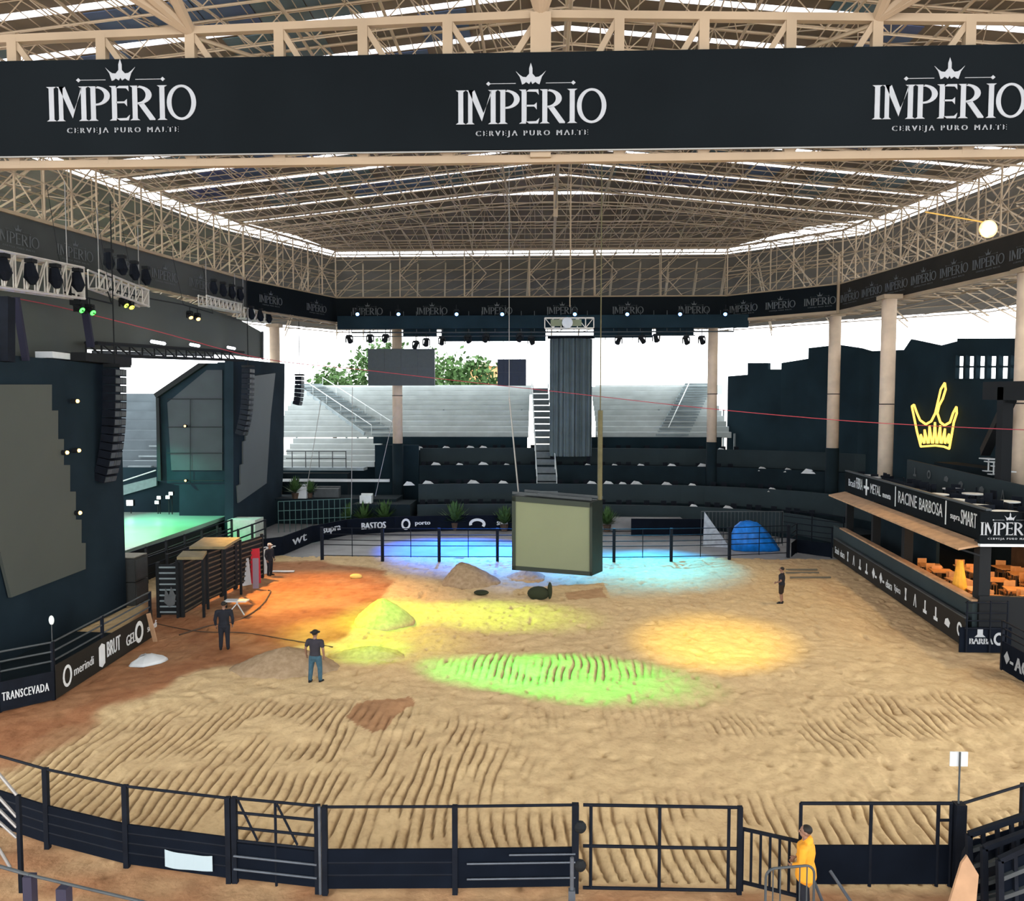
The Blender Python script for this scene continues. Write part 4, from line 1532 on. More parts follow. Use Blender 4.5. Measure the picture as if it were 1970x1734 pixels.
# ================================================================== FAR END: DRAPE, BLUE LIGHTS, HANGING PANELS
def emis(name, col, s):
    return mat(name, col, .4, emit=col, es=s)


def spot(name, loc, target, color, energy, angle, blend=0.8, size=.2):
    l = bpy.data.lights.new(name, 'SPOT')
    l.energy = energy; l.color = color; l.spot_size = math.radians(angle); l.spot_blend = blend; l.shadow_soft_size = size
    o = bpy.data.objects.new(name, l)
    COL.objects.link(o)
    o.location = loc
    o.rotation_euler = (Vector(target) - Vector(loc)).to_track_quat('-Z', 'Y').to_euler()
    return o


def hanging_light(loc, target, lens, label, group=None, s=1.0, rod=.45):
    """a moving head: base plate, yoke, head, lens; head aimed at target"""
    loc = Vector(loc)
    r = thing('stage_light', loc, label, 'stage light', group=group)
    mb = MB(); mb.tube(loc + V(0, 0, .25 * s), loc + V(0, 0, (.25 + rod) * s), .03 * s, 6); mb.box(loc + V(0, 0, .22 * s), (.36 * s, .3 * s, .14 * s)); mb.build('base', M_dark, r)
    mb = MB()
    for sx in (-1, 1):
        mb.box(loc + V(sx * .22 * s, 0, 0), (.05 * s, .14 * s, .42 * s))
    mb.build('yoke', M_dark, r)
    d = (Vector(target) - loc).normalized()
    mb = MB(); mb.tube(loc - d * .26 * s, loc + d * .26 * s, .13 * s, 12, r2=.17 * s); mb.build('head', M_dark, r)
    mb = MB(); mb.tube(loc + d * .262 * s, loc + d * .275 * s, .15 * s, 12); mb.build('lens', lens, r)
    return r


dz1 = PY(1045, 607, 61.9).z; dz0 = PY(1045, 632, 61.9).z
dr = thing('black_valance', (0, 61.9, dz0), 'black valance hanging under the far ring banner', 'valance')
mb = MB(); xa, xb = px_x(651, 61.9), px_x(1438, 61.9)
mb.box(((xa + xb) / 2, 61.9, (dz0 + dz1) / 2), (xb - xa, .3, dz1 - dz0)); mb.build('cloth', M_clothr, dr)
mb = MB()
for xa_, xb_, y1_ in ((775, 840, 648), (850, 1050, 657), (1142, 1255, 650), (1262, 1335, 645)):
    a_, b_ = PY(xa_, y1_, 62.6), PY(xb_, 628, 62.6)
    mb.box(((a_.x + b_.x) / 2, 62.7, (a_.z + b_.z) / 2), (b_.x - a_.x, .12, b_.z - a_.z))
mb.build('lower_cloth', M_clothr, dr)
mb = MB()
for k in range(30):
    x = xa + 1 + (xb - xa - 2) * k / 29
    mb.tube((x, 62.3, dz0 - .25), (x, 62.3, dz1 + .4), .03, 5)
mb.tube((xa + 1, 62.3, dz0 - .25), (xb - 1, 62.3, dz0 - .25), .06, 6); mb.tube((xa + 1, 62.3, dz0 - .55), (xb - 4, 62.3, dz0 - .55), .04, 6)
mb.build('pipe_grid', M_mid, dr)
blue = emis('blue_lens', (0.12, 0.35, 1.0), 14)
tgt = {0: (690, 1060), 1: (790, 1070)}
for k, px in enumerate((687, 766, 878, 966, 1106, 1207, 1309, 1396)):
    p = PY(px, 602, 61.4)
    hanging_light(p, (p.x * .5, 42, 3), blue, 'small blue glowing stage light on the far valance', 'blue stage lights on the far valance', .9)
for k, (px, tg, col, e, an) in enumerate(((878, (900, 1062), (.0, .13, 1), 150000, 32), (966, (1010, 1075), (.03, .24, 1), 130000, 30), (1106, (1180, 1085), (.0, .50, 1), 150000, 26), (1207, (1280, 1085), (.02, .52, 1), 80000, 24), (766, (840, 1056), (.0, .12, 1), 110000, 26))):
    p = PY(px, 602, 61.4)
    t = G(*tg)
    spot('blue_beam', p + (t - p).normalized() * .35, t, col, e, an, .9)
rs = random.Random(8)
for px in (672, 712, 742, 800, 820, 850, 900, 935, 1000, 1022, 1190, 1235, 1262, 1320, 1350):
    p = PY(px, rs.uniform(650, 664), 62.3)
    hanging_light(p, p + V(rs.uniform(-1, 1), -1.2, -1.6), M_dark, 'dark stage light hanging below the black valance', 'dark stage lights under the black valance', 1.2, .5)
for px in (672, 900, 1240):
    pass
# white truss block
wt = thing('white_truss_block', PY(1095, 632, 61.2), 'short white truss block with round centre over the draped tower', 'truss')
p0, p1 = PY(1048, 632, 61.2), PY(1142, 612, 61.2)
mb = MB()
for z in (p0.z, p1.z):
    for y in (61.0, 61.5):
        mb.bar((p0.x, y, z), (p1.x, y, z), .07)
for k in range(7):
    x = p0.x + (p1.x - p0.x) * k / 6
    mb.bar((x, 61.0, p0.z), (x, 61.0, p1.z), .07)
    if k < 6:
        mb.bar((x, 61.0, p0.z if k % 2 else p1.z), (x + (p1.x - p0.x) / 6, 61.0, p1.z if k % 2 else p0.z), .05)
mb.build('frame', M_truss, wt)
mb = MB(); c = (p0 + p1) / 2; mb.tube((c.x - .15, 60.9, c.z), (c.x - .15, 60.8, c.z), .42, 16); mb.build('round_plate', M_sheet, wt)
mb = MB()
for a, b in ((.12, .35), (.55, .75)):
    mb.box((p0.x + (p1.x - p0.x) * (a + b) / 2, 60.93, c.z), ((p1.x - p0.x) * (b - a), .04, .5))
mb.build('plate', M_ledgreen, wt)

# hanging dark screens
def hang_panel(px0, py0, px1, py1, Y, m, name, label, th=.25):
    a, b = PY(px0, py1, Y), PY(px1, py0, Y)
    r = thing(name, ((a.x + b.x) / 2, Y, a.z), label, 'screen')
    mb = MB(); mb.box(((a.x + b.x) / 2, Y + th / 2, (a.z + b.z) / 2), (b.x - a.x, th, b.z - a.z)); mb.build('casing', M_mid, r)
    mb = MB()
    n = 4
    for i in range(n):
        for j in range(2):
            w_ = (b.x - a.x) / n; h_ = (b.z - a.z) / 2
            mb.box((a.x + w_ * (i + .5), Y - .015, a.z + h_ * (j + .5)), (w_ - .015, .03, h_ - .015))
    mb.build('tile_front', m, r)
    mb = MB()
    for x in (a.x + .5, b.x - .5):
        mb.tube((x, Y + .1, b.z), (x, Y + .1, 16.6), .02, 5)
    mb.build('cable', M_cable, r)
    return r


hang_panel(708, 671, 836, 742, 62.8, mat('unlit_screen_teal', (0.060, 0.074, 0.078), .7, noise=.05), 'hanging_screen', 'dark grey screen hanging in front of the left far stand')
hang_panel(957, 691, 1012, 742, 64.5, mat('navy_screen', (0.014, 0.024, 0.045), .6, noise=.1), 'hanging_screen', 'small navy blue box screen hanging left of the draped tower', .9)

# outside: trees, pale building
def tree(px, py, Y, H, R, seed, label):
    rs = random.Random(seed)
    p = PY(px, 700, Y)
    r = thing('tree', (p.x, Y, -.1), label, 'tree')
    mb = MB(); mb.limb([(p.x, Y, 0), (p.x + .2, Y, H * .35), (p.x - .1, Y, H * .7)], [.4, .3, .15], 8); 
    for k in range(5):
        an = k * 1.3; mb.limb([(p.x, Y, H * .4), (p.x + math.cos(an) * R * .6, Y + math.sin(an) * R * .6, H * .7)], [.15, .06], 6)
    mb.build('trunk', M_bark, r)
    mb = MB()
    for k in range(1500):
        u, v, w_ = rs.gauss(0, 1), rs.gauss(0, 1), rs.gauss(0, 1)
        q_ = math.sqrt(u * u + v * v + w_ * w_) or 1
        rad = rs.uniform(.55, 1.0)
        lump = 1 + .25 * math.sin(u * 3 + seed) * math.cos(v * 4)
        c = V(p.x + u / q_ * R * rad * lump, Y + v / q_ * R * rad, H * .72 + w_ / q_ * H * .3 * rad * lump)
        s = rs.uniform(.25, .55)
        a = V(rs.uniform(-1, 1), rs.uniform(-1, 1), rs.uniform(-1, 1)).normalized() * s
        b = a.cross(V(rs.uniform(-1, 1), rs.uniform(-1, 1), rs.uniform(-1, 1))).normalized() * s * .6
        mb.quad(c - a, c - b, c + a, c + b)
    mb.build('foliage', M_green, r)
    return r


tree(735, 700, 104, 18.0, 5.0, 1, 'bushy green tree outside above the grey hanging screen')
tree(838, 700, 116, 17.0, 4.4, 2, 'green tree outside right of the grey hanging screen')
tree(905, 700, 97, 15.6, 4.0, 3, 'light green tree outside left of the navy screen')
tree(640, 700, 112, 15.0, 4.0, 4, 'far green tree outside left of the grey hanging screen')
bd = thing('building', (0, 120, 0), 'small orange-walled building outside left of the navy screen', 'building')
a, b = PY(925, 745, 118), PY(957, 705, 118)
mb = MB(); mb.box(((a.x + b.x) / 2, 119.5, b.z / 2), (b.x - a.x + 4, 3, b.z)); mb.build('wall', mat('orange_wall', (.75, .40, .18), .9, noise=.1), bd)
mb = MB(); mb.box(((a.x + b.x) / 2, 119.5, b.z + .3), (b.x - a.x + 5, 4, .6)); mb.build('roof', M_conc, bd)

# ================================================================== HANGING CUBE SCREEN
SY = 40.0
cu = thing('cube_screen', PY(1065, 1105, SY), 'hanging black framed cube screen with blank olive face over the arena', 'screen', rz=0)
tl, tr, brr, bll = PY(985, 954, SY), PY(1139, 967, SY + .15), PY(1139, 1108, SY + .15), PY(985, 1096, SY)
Dp = V(.66, 1.1, 0.02) * .95                            # depth direction of the housing
mb = MB(); mb.loft([[bll, brr, tr, tl], [v + Dp for v in (bll, brr, tr, tl)]])
mb.build('housing', mat('black_housing', (0.010, 0.016, 0.014), .5, noise=.2), cu)


def inface(u, v, off=0.0):
    return lerp(lerp(bll, brr, u), lerp(tl, tr, u), v) + V(0, -off, 0)


mb = MB()
for (u0, v0, u1, v1) in ((0, 0, 1, .055), (0, .93, 1, 1), (0, 0, .045, 1), (.97, 0, 1, 1)):
    p = [inface(u0, v0), inface(u1, v0), inface(u1, v1), inface(u0, v1)]
    mb.loft([[v - V(0, .10, 0) for v in p], p])
mb.build('bezel', mat('dark_olive_bezel', (0.020, 0.030, 0.022), .5), cu)
mb = MB(); p = [inface(.045, .055, .03), inface(.97, .055, .03), inface(.97, .93, .03), inface(.045, .93, .03)]
mb.loft([p, [v + V(0, .028, 0) for v in p]]); mb.build('screen_face', M_ledgreen, cu)
mb = MB()
q0 = tr + Dp * .5; 
mb.bar(tl + V(0, .3, .12), tr + V(0, .3, .12), .12); mb.bar(tl + Dp + V(0, 0, .12), tr + Dp + V(0, 0, .12), .12)
mb.build('top_frame', M_mid, cu)
mb = MB(); q1 = PY(1155, 790, SY + 1.2)
mb.tube((q1.x, q1.y, tr.z), (q1.x, q1.y, q1.z), .13, 8); mb.tube((q1.x, q1.y, q1.z), (q1.x, q1.y, 23.4), .03, 6)
mb.build('hoist_mast', mat('olive_mast', (.12, .11, .055), .7, noise=.15), cu)
mb = MB()
c = PY(976, 955, SY + 1.0); cc = PY(976, 765, SY + 1.0)
mb.tube((tl.x + .3, c.y, tl.z + .1), (c.x + .1, c.y, cc.z), .04, 6); mb.tube((c.x + .1, c.y, cc.z), (c.x + .1, c.y, 23.4), .018, 5)
mb.build('hoist_cable', M_cable, cu)
mb = MB()
for x in (PY(1098, 500, 45).x,):
    mb.tube((x, 45, 15.5), (x, 45, 23.3), .03, 6)
    mb.tube((px_x(1096, 50), 50, 15.6), (px_x(1096, 50), 50, 23.4), .03, 6)
solo(mb, 'hoist_rod', M_steel, 'thin beige rods hanging from the roof ridge', 'rod')

# ================================================================== STAGE ON THE LEFT
# big grey screen header above the stage
hp = [(-260, 440), (0, 497), (130, 520), (180, 532), (270, 556), (330, 572), (400, 594), (455, 612), (505, 640), (505, 690), (455, 684), (165, 672), (165, 690), (0, 690), (-260, 700)]
hd = thing('screen_header', (-21.5, 45, 11.5), 'huge unlit grey screen panel above the stage opening', 'screen')
mb = MB(); poly = [PX(x, y, -21.5) for x, y in hp]
mb.loft([[v - V(.35, 0, 0) for v in poly], poly]); mb.build('screen_face', M_ledgrey, hd)
mb = MB()
for k in range(1, len(hp) - 5):
    pass
mb.bar(PX(505, 638, -21.4), PX(505, 692, -21.4), .14); mb.build('edge_strip', M_mid, hd)
# stage header truss
ht = thing('stage_header_truss', (-21.6, 47, 12), 'black truss beam across the top of the stage opening', 'truss')
a0, b0 = PX(165, 660, -20.9), PX(455, 678, -20.9)
mb = MB()
for dz in (0, -.55):
    for dxx in (0, .5):
        mb.tube(a0 + V(dxx, 0, dz), b0 + V(dxx, 0, dz), .09, 6)
for k in range(14):
    q_ = lerp(a0, b0, k / 14); q2 = lerp(a0, b0, (k + 1) / 14)
    mb.tube(q_, q2 - V(0, 0, .55), .05, 5); mb.tube(q_ - V(0, 0, .55), q_, .05, 5)
mb.build('lattice', M_dark, ht)
mb = MB()
for u in (.36, .62, .93):
    q_ = lerp(a0, b0, u)
    mb.tube(q_ + V(.2, -.7, .25), q_ + V(.2, .7 if u < .5 else .4, .25), .09, 8)
mb.build('light_tube', emis('cool_white_tube', (.9, .9, 1), 3.0), ht)
tl_ = thing('strip_light', (-21.7, 47, 11.6), 'bright white strip light under the stage header truss', 'light')
mb = MB(); q0_, q1_ = PX(186, 686, -21.6), PX(415, 690, -21.6); mb.bar(q0_ - V(0, 0, .1), q1_ - V(0, 0, .1), .2, .42); mb.build('light_panel', emis('white_strip', (.93, .95, 1), 3.5), tl_)
mb = MB(); mb.bar(q0_ + V(-.2, 0, .2), q1_ + V(-.2, 0, .2), .1, .2); mb.build('mount', M_dark, tl_)

# near stage wing
FX = -19.0
M_wing = mat('blue_black_wing_cloth', (0.012, 0.022, 0.031), .95, noise=.2, scale=.5, spec=.08)
wg = thing('stage_wing', (-20, 30, 0), 'tall black stage wing nearest the camera with stepped grey screen', 'stage wing')
mb = MB(); mb.box((-20.2, 28.4, 5.55), (2.2, 13.0, 11.1)); mb.build('cloth_wall', M_wing, wg)
mb = MB(); mb.box((-19.4, 33.2, 11.3), (1.6, 3.6, .35)); mb.box((-19.0, 34.6, 11.2), (.4, 1.4, .3)); mb.build('top_beam', M_dark, wg)
l1 = [(-260, 740), (100, 740), (100, 790), (112, 790), (112, 845), (123, 845), (123, 895), (135, 895), (135, 946), (146, 946), (146, 1000), (157, 1000), (157, 1045), (165, 1045), (165, 1095), (22, 1150), (0, 1060), (-40, 900), (-260, 880)]
mb = MB(); poly = [PX(x, y, FX + .08) for x, y in l1]
mb.loft([[v - V(.12, 0, 0) for v in poly], poly]); mb.build('stepped_screen', M_ledgrey, wg)
amber = emis('amber_lens', (1.0, .55, .12), 7)
for k, (px, py) in enumerate(((148, 772), (128, 871), (151, 867), (153, 987))):
    p = PX(px, py, FX + .25)
    lp = thing('amber_lamp', p, ('small amber lamp high on the near stage wing', 'small amber lamp at the screen steps, left of a pair', 'small amber lamp right of the pair on the near wing', 'small amber lamp lowest on the near stage wing')[k], 'lamp')
    mb = MB(); mb.tube(p - V(.22, 0, 0), p + V(.0, 0, 0), .10, 10); mb.build('housing', M_dark, lp)
    mb = MB(); mb.ball(p + V(.02, 0, 0), .075, 10, 6); mb.build('lens', amber, lp)

def line_array(x, y, ztop, n, s, facing, label):
    r = thing('line_array', (x, y, ztop), label, 'loudspeaker')
    z = ztop; tilt = 0.0; dy_ = 0.0
    for i in range(n):
        tilt = 0.03 + 0.42 * (i / n) ** 2
        R = Matrix.Rotation(tilt * .8, 3, 'Y')
        c = V(x - dy_, y, z - s * .5)
        mb = MB()
        mb.box(c, (s * 1.5, s * 2.6, s * .86), rot=R)
        cab = mb.build('cabinet', M_mid if False else M_black, r)
        mb = MB()
        for sy in (-1, 1):
            mb.box(c + R @ V(s * .77, sy * s * .72, 0), (.03, s * .95, s * .62), rot=R)
        mb.box(c + R @ V(s * .77, 0, 0), (.03, s * .3, s * .62), rot=R)
        mb.build('grille', M_mid, cab)
        z -= s * math.cos(tilt) * .98
        dy_ += s * math.sin(tilt) * .9
    mb = MB(); mb.box((x, y, ztop + .12), (s * 2, s * 1.4, .14)); mb.tube((x, y, ztop + .15), (x, y, 18.0), .03, 6)
    mb.build('fly_bar', M_dark, r)
    return r


line_array(-18.35, 33.1, 10.9, 14, .36, 1, 'curved black line array loudspeaker hanging beside the near stage wing')
line_array(-19.9, 52.6, 11.9, 13, .36, 1, 'line array loudspeaker hanging beside the far stage wing')
line_array(-20.6, 66.2, 11.9, 7, .36, 1, 'short line array loudspeaker hanging left of the far stands')
# far stage wing
w2 = thing('stage_wing', (-22.5, 58, 0), 'far black stage wing with slanted top and tall narrow grey screen', 'stage wing')
sp = [(300, 762), (312, 752), (395, 697), (450, 697), (450, 1025), (345, 1025), (345, 935), (302, 925)]
mb = MB(); poly = [PY(x, y, 54.0) for x, y in sp]
mb.loft([poly, [v + V(0, .7, 0) for v in poly]]); mb.build('side_panel', M_wing, w2)
ip = [(322, 775), (398, 712), (428, 712), (428, 905), (330, 905)]
mb = MB(); poly = [PY(x, y, 53.95) for x, y in ip]
mb.loft([[v - V(0, .03, 0) for v in poly], poly]); mb.build('inner_sheet', mat('slate_sheet', (0.034, 0.042, 0.050), .8, noise=.15, scale=.5), w2)
mb = MB()
for py in (768, 822, 872, 925):
    mb.bar(PY(322, py, 53.85), PY(430, py, 53.85), .05)
mb.bar(PY(300, 762, 53.8), PY(395, 697, 53.8), .34); mb.bar(PY(304, 765, 53.8), PY(308, 925, 53.8), .22)
mb.bar(PY(366, 768, 53.85), PY(366, 930, 53.85), .03)
mb.build('frame_bars', M_dark, w2)
fp = [(449, 690), (548, 700), (545, 905), (538, 1020), (449, 1055)]
mb = MB(); poly = [PX(x, y, -21.1) for x, y in fp]
mb.loft([[v - V(.6, 0, 0) for v in poly], poly]); mb.build('face_panel', M_wing, w2)
lp_ = [(479, 725), (530, 718), (521, 800), (513, 930), (459, 968), (457, 935), (463, 932), (463, 895), (468, 893), (468, 850), (473, 848), (473, 800), (477, 798)]
mb = MB(); poly = [PX(x, y, -20.98) for x, y in lp_]
mb.loft([[v - V(.1, 0, 0) for v in poly], poly]); mb.build('narrow_screen', mat('unlit_led_bluegrey', (0.088, 0.105, 0.105), .7, noise=.05, scale=.3), w2)
for k, (px, py) in enumerate(((356, 820), (357, 925))):
    p = PY(px, py, 53.6)
    lp = thing('amber_lamp', p, ('tiny amber lamp in the middle of the far wing side', 'tiny amber lamp at the foot of the far wing side')[k], 'lamp')
    mb = MB(); mb.tube(p + V(0, .2, 0), p, .10, 10); mb.build('housing', M_dark, lp)
    mb = MB(); mb.ball(p - V(0, .02, 0), .07, 10, 6); mb.build('lens', amber, lp)
# stage deck
sg_ = thing('stage_deck', (-29, 46, 0), 'raised stage floor lit bright green between the two wings', 'stage')
mb = MB(); mb.box((-29.3, 46, 1.45), (14.2, 19.4, .25)); mb.build('deck', mat('pale_stage_floor', (.20, .27, .23), .35, noise=.1, scale=.6, spec=.5), sg_)
mb = MB(); mb.box((-29.3, 46, .66), (13.8, 19.0, 1.3)); mb.build('skirt', M_dark, sg_)
p = V(-29, 44, 10.5)
hanging_light(p, (-27, 46, 1.5), emis('green_lens', (.1, 1, .4), 8), 'green stage light hanging over the stage floor')
spot('green_stage_beam', p - V(0, 0, .4), (-26.5, 46, 1.5), (.02, 1, .25), 16000, 75, .7)
spot('green_stage_beam', V(-30, 50, 9.5), (-24.5, 53, 1.5), (.1, 1, .65), 9000, 60, .8)
hanging_light(V(-30, 50, 9.8), (-24.5, 53, 1.5), emis('teal_lens', (.2, 1, .7), 8), 'teal stage light hanging deep over the stage')
for k, (px, py) in enumerate(((249, 968), (305, 958), (301, 967), (328, 950), (322, 957))):
    p = PY(px, py, 54.6 - k * .1)
    lp = thing('white_flood', p, ('square white flood light at the back of the green stage', 'upper white flood light of a close pair on stage', 'lower white flood light of a close pair on stage', 'small white flood light beside the far wing, upper', 'small white flood light beside the far wing, lower')[k], 'lamp')
    s = .42 if k == 0 else .24
    mb = MB(); mb.box(p + V(0, .15, 0), (s * 1.3, .2, s * 1.1)); mb.build('housing', M_dark, lp)
    mb = MB(); mb.box(p + V(0, .03, 0), (s * 1.1, .03, s * .9)); mb.build('light_face', emis('white_flood_face', (.95, 1, 1), 2.6), lp)
    mb = MB(); mb.bar(p + V(0, .2, -s * .5), (p.x, p.y + .2, 1.6), .05); mb.build('pole', M_dark, lp)
# dark backdrop and pale curved balcony behind the stage
mb = MB(); mb.box((-33.6, 56.6, 2.2), (18.2, .3, 5.2)); struct(mb, 'wall_stage_back', M_clothr, label='dark cloth backdrop at the rear of the stage')
bc = thing('curved_balcony', (-30, 58, 4.4), 'pale teal curved balcony front behind the stage', 'balcony')
mb = MB()
prev_ = None
for k in range(9):
    px = 205 + 12 * k
    a1 = PY(px, 942 - 3.0 * k, 56.2 + .0 * k); a2 = PY(px, 962 - 3.4 * k, 56.2)
    if prev_:
        q_ = [prev_[1], a2, a1, prev_[0]]
        mb.loft([q_, [v + V(0, .2, 0) for v in q_]])
    prev_ = (a1, a2)
mb.build('front_panel', mat('pale_teal_panel', (.14, .22, .22), .7, noise=.1), bc)
mb = MB(); mb.tube(PY(205, 936, 56.1), PY(300, 905, 56.1), .05, 6); mb.build('rail', M_alu, bc)
# subwoofer tower and box at the far wing
sbw = thing('speaker_stack', (-19.5, 35.6, 0), 'grey-black speaker stack with pale top at the foot of the near wing', 'loudspeaker')
for k in range(2):
    mb = MB(); mb.box((-19.4, 35.7, .55 + 1.12 * k), (1.25, 1.2, 1.08)); cab = mb.build('cabinet', mat('grey_cabinet', (.04, .043, .042), .6, noise=.1), sbw)
    mb = MB(); mb.box((-18.77, 35.7, .55 + 1.12 * k), (.03, 1.05, .92)); mb.build('grille', M_mid, cab)
mb = MB(); mb.box((-19.4, 35.7, 2.26), (1.22, 1.18, .04)); mb.build('top_cloth', mat('pale_grey_cloth', (.22, .21, .17), .9), sbw)
bx = MB(); c = PY(473, 1018, 52.5); bx.box((c.x, 52.5, .02 + .8), (1.9, 1.6, 1.6))
solo(bx, 'pale_box', mat('pale_green_white_box', (.42, .46, .42), .8, noise=.1), 'pale box-shaped covered case at the foot of the far stage wing', 'case')

# straps, posts and towers in front of the header
def strap(px0, py0, px1, py1, X, w_, label, name='lifting_strap', m=None):
    mb = MB(); mb.bar(PX(px0, py0, X), PX(px1, py1, X), w_, .12)
    solo(mb, name, m or mat('indigo_strap', (0.017, 0.018, 0.038), .8), label, 'strap')


strap(160, 572, 175, 668, -19.6, .30, 'dark indigo strap running down from the lamp truss to the header beam')
strap(30, 572, 50, 694, -18.9, .24, 'wide indigo strap at the left edge above the near wing')
mb = MB(); p = PX(12, 690, -18.4)
mb.bar(PX(12, 572, -18.4), PX(12, 696, -18.4), .38); solo(mb, 'black_mast', M_black, 'black vertical mast at the left edge above the near wing', 'mast')
mb = MB(); c = PX(151, 560, -19.3); mb.box(c, (.5, .5, 1.2)); mb.box(c + V(0, 0, -.7), (.3, .3, .3))
solo(mb, 'chain_hoist', M_dark, 'black chain hoist box hanging at the end of the lamp truss', 'hoist')
mb = MB(); c = PX(107, 684, -19.6); mb.box((c.x, c.y, 11.3), (.7, 1.5, .25)); mb.ball((c.x, c.y + 1.0, 11.3), (.4, .7, .22), 12, 6)
solo(mb, 'white_sheet_bundle', M_sheet, 'white sheet bundle lying on top of the near stage wing', 'sheet')


# aluminium light trusses with dark lamps
def lamp_truss(px0, py0, px1, py1, X, hgt, nl, label, up=False):
    a, b = PX(px0, py0, X), PX(px1, py1, X)
    d = (b - a)
    r = thing('lamp_truss', (a + b) / 2, label, 'truss')
    mb = MB()
    n = max(3, int(d.length / .6))
    w_ = .5
    for ox in (0, w_):
        for oz in (0, hgt):
            mb.tube(a + V(ox, 0, oz), b + V(ox, 0, oz), .055, 6)
    for k in range(n):
        p, q_ = a + d * k / n, a + d * (k + 1) / n
        for ox in (0, w_):
            mb.tube(p + V(ox, 0, 0), q_ + V(ox, 0, hgt), .03, 5)
            mb.tube(p + V(ox, 0, 0), p + V(ox, 0, hgt), .03, 5)
        mb.tube(p, p + V(w_, 0, 0), .03, 5)
    mb.box(b + V(w_ / 2, 0, hgt / 2), (w_, .12, hgt))
    mb.build('lattice', M_truss, r)
    for k in range(nl):
        c = a + d * (k + .5) / nl + V(w_ + .12, 0, (hgt * .5 if not up else hgt + .55))
        mb = MB()
        mb.tube(c + V(0, 0, .35), c + V(.06, 0, -.15), .16, 8, r2=.26); mb.tube(c + V(.06, 0, -.15), c + V(.1, 0, -.4), .26, 8, r2=.1)
        lm = mb.build('lamp', M_black, r)
        mb = MB(); mb.box(c + V(.05, 0, .45), (.3, .3, .14)); mb.build('lamp_base', M_dark, lm)
    mb = MB()
    for u in (.1, .9):
        q_ = a + d * u; mb.tube(q_ + V(w_ / 2, 0, hgt), q_ + V(w_ / 2, 0, 18.2 - q_.z), .02, 5)
    mb.build('cable', M_cable, r)
    return r


lamp_truss(-120, 540, 140, 575, -19.2, 1.25, 5, 'pale aluminium lamp truss at the left edge above the straps')
lamp_truss(170, 555, 268, 590, -20.2, .8, 4, 'pale aluminium lamp truss with dark lamps standing above it', True)
lamp_truss(382, 588, 452, 602, -20.8, .6, 4, 'small lamp truss with dark lamps near the header end', True)
lamp_truss(456, 612, 508, 622, -20.6, .7, 3, 'short pale lamp truss beside the left rear column')
# colour lamps that wash the sand, clamped on the lamp trusses
washes = [((-18.9, 31.5, 13.3), (1075, 1297), (0.0, 1.0, 0.06), 90000, 13, 'green'),
          ((-18.9, 32.3, 13.3), (935, 1292), (0.03, 1.0, 0.12), 50000, 10, 'green'),
          ((3.5, 18.6, 16.2), (1372, 1236), (1.0, 0.72, 0.05), 26000, 22, 'yellow'),
          ((-7.6, 18.6, 16.2), (733, 1186), (0.12, 1.0, 0.0), 38000, 13, 'lime'),
          ((-19.9, 36.8, 14.2), (930, 1180), (0.55, 1.0, 0.02), 42000, 16, 'yellow-green'),
          ((-19.9, 37.4, 14.2), (690, 1222), (0.65, 0.85, 0.02), 26000, 20, 'yellow'),
          ((-20.4, 45.0, 14.6), (600, 1140), (1.0, 0.50, 0.13), 30000, 38, 'orange'),
          ((-20.4, 46.0, 14.6), (640, 1180), (1.0, 0.58, 0.10), 18000, 32, 'orange'),
          ((-5.4, 18.6, 16.2), (716, 1252), (0.15, 1.0, 0.02), 16000, 11, 'lime')]
for k, (lc, tg, col, e, an, nm) in enumerate(washes):
    t = G(*tg)
    lc = V(*lc)
    hanging_light(lc, t, emis('wash_lens_%s' % nm, tuple(max(.05, c_) for c_ in col), 5), 'small %s wash light hung on the black pipe below the stage lamp trusses' % nm if lc.y > 20 else '%s wash light hidden in the front truss%s' % (nm, ', aimed at the low sand ridge' if tg[1] == 1252 else ''), '%s wash lights on the stage pipe' % nm if lc.y > 20 else None, .8, .35)
    spot('wash_beam', lc + (t - lc).normalized() * .3, t, col, e, an, 1.0)

mb = MB()
zz = [(-18.9, 30.6, 13.79), (-18.9, 34.0, 13.79), (-19.9, 35.4, 14.69), (-19.9, 38.0, 14.69), (-20.4, 44.2, 15.09), (-20.4, 48.2, 15.09)]
for a_, b_ in zip(zz[:-1], zz[1:]):
    mb.tube(a_, b_, .035, 6)
for q_ in zz:
    mb.tube(q_, (q_[0] - .6, q_[1], 18.0), .012, 5)
solo(mb, 'lamp_pipe', M_dark, 'bent black pipe with coloured wash lights under the stage lamp trusses', 'pipe')
# warm flood light on the right ring
p = PY(1903, 440, 37.0)
fl = thing('flood_light', p, 'bright warm flood light glaring from the right side lattice', 'flood light')
mb = MB(); mb.box(p + V(.15, .25, .05), (.5, .3, .5)); mb.build('housing', M_black, fl)
mb = MB(); mb.tube(p + V(0, .08, 0), p + V(-.02, -.02, -.02), .25, 16); mb.build('lamp_face', emis('warm_white_glare', (1.0, .82, .55), 40), fl)
mb = MB(); mb.tube(p + V(0, .12, 0), p + V(0, .04, 0), .40, 20); mb.build('glow_halo', emis('amber_halo', (1.0, .50, .16), 1.6), fl)  # amber halo of the lamp, painted as an added glowing ring
mb = MB(); mb.bar(p + V(.15, .3, .2), p + V(.9, .8, .2), .06); mb.build('bracket', M_steel, fl)
spot('flood_beam', p + V(-.1, -.15, -.1), (4, 30, 0), (1, .72, .35), 4000, 110, .6, .3)
mb = MB(); a_ = PY(1780, 408, 37.5); mb.tube(a_, p + V(-.2, .2, .35), .035, 6)  # yellow beam of the flood light, put in as an amber coloured pipe
solo(mb, 'lamp_beam_pipe', mat('painted_beam_amber', (.8, .5, .12), .4), 'thin amber pipe standing for the yellow beam of the warm flood light', 'pipe')

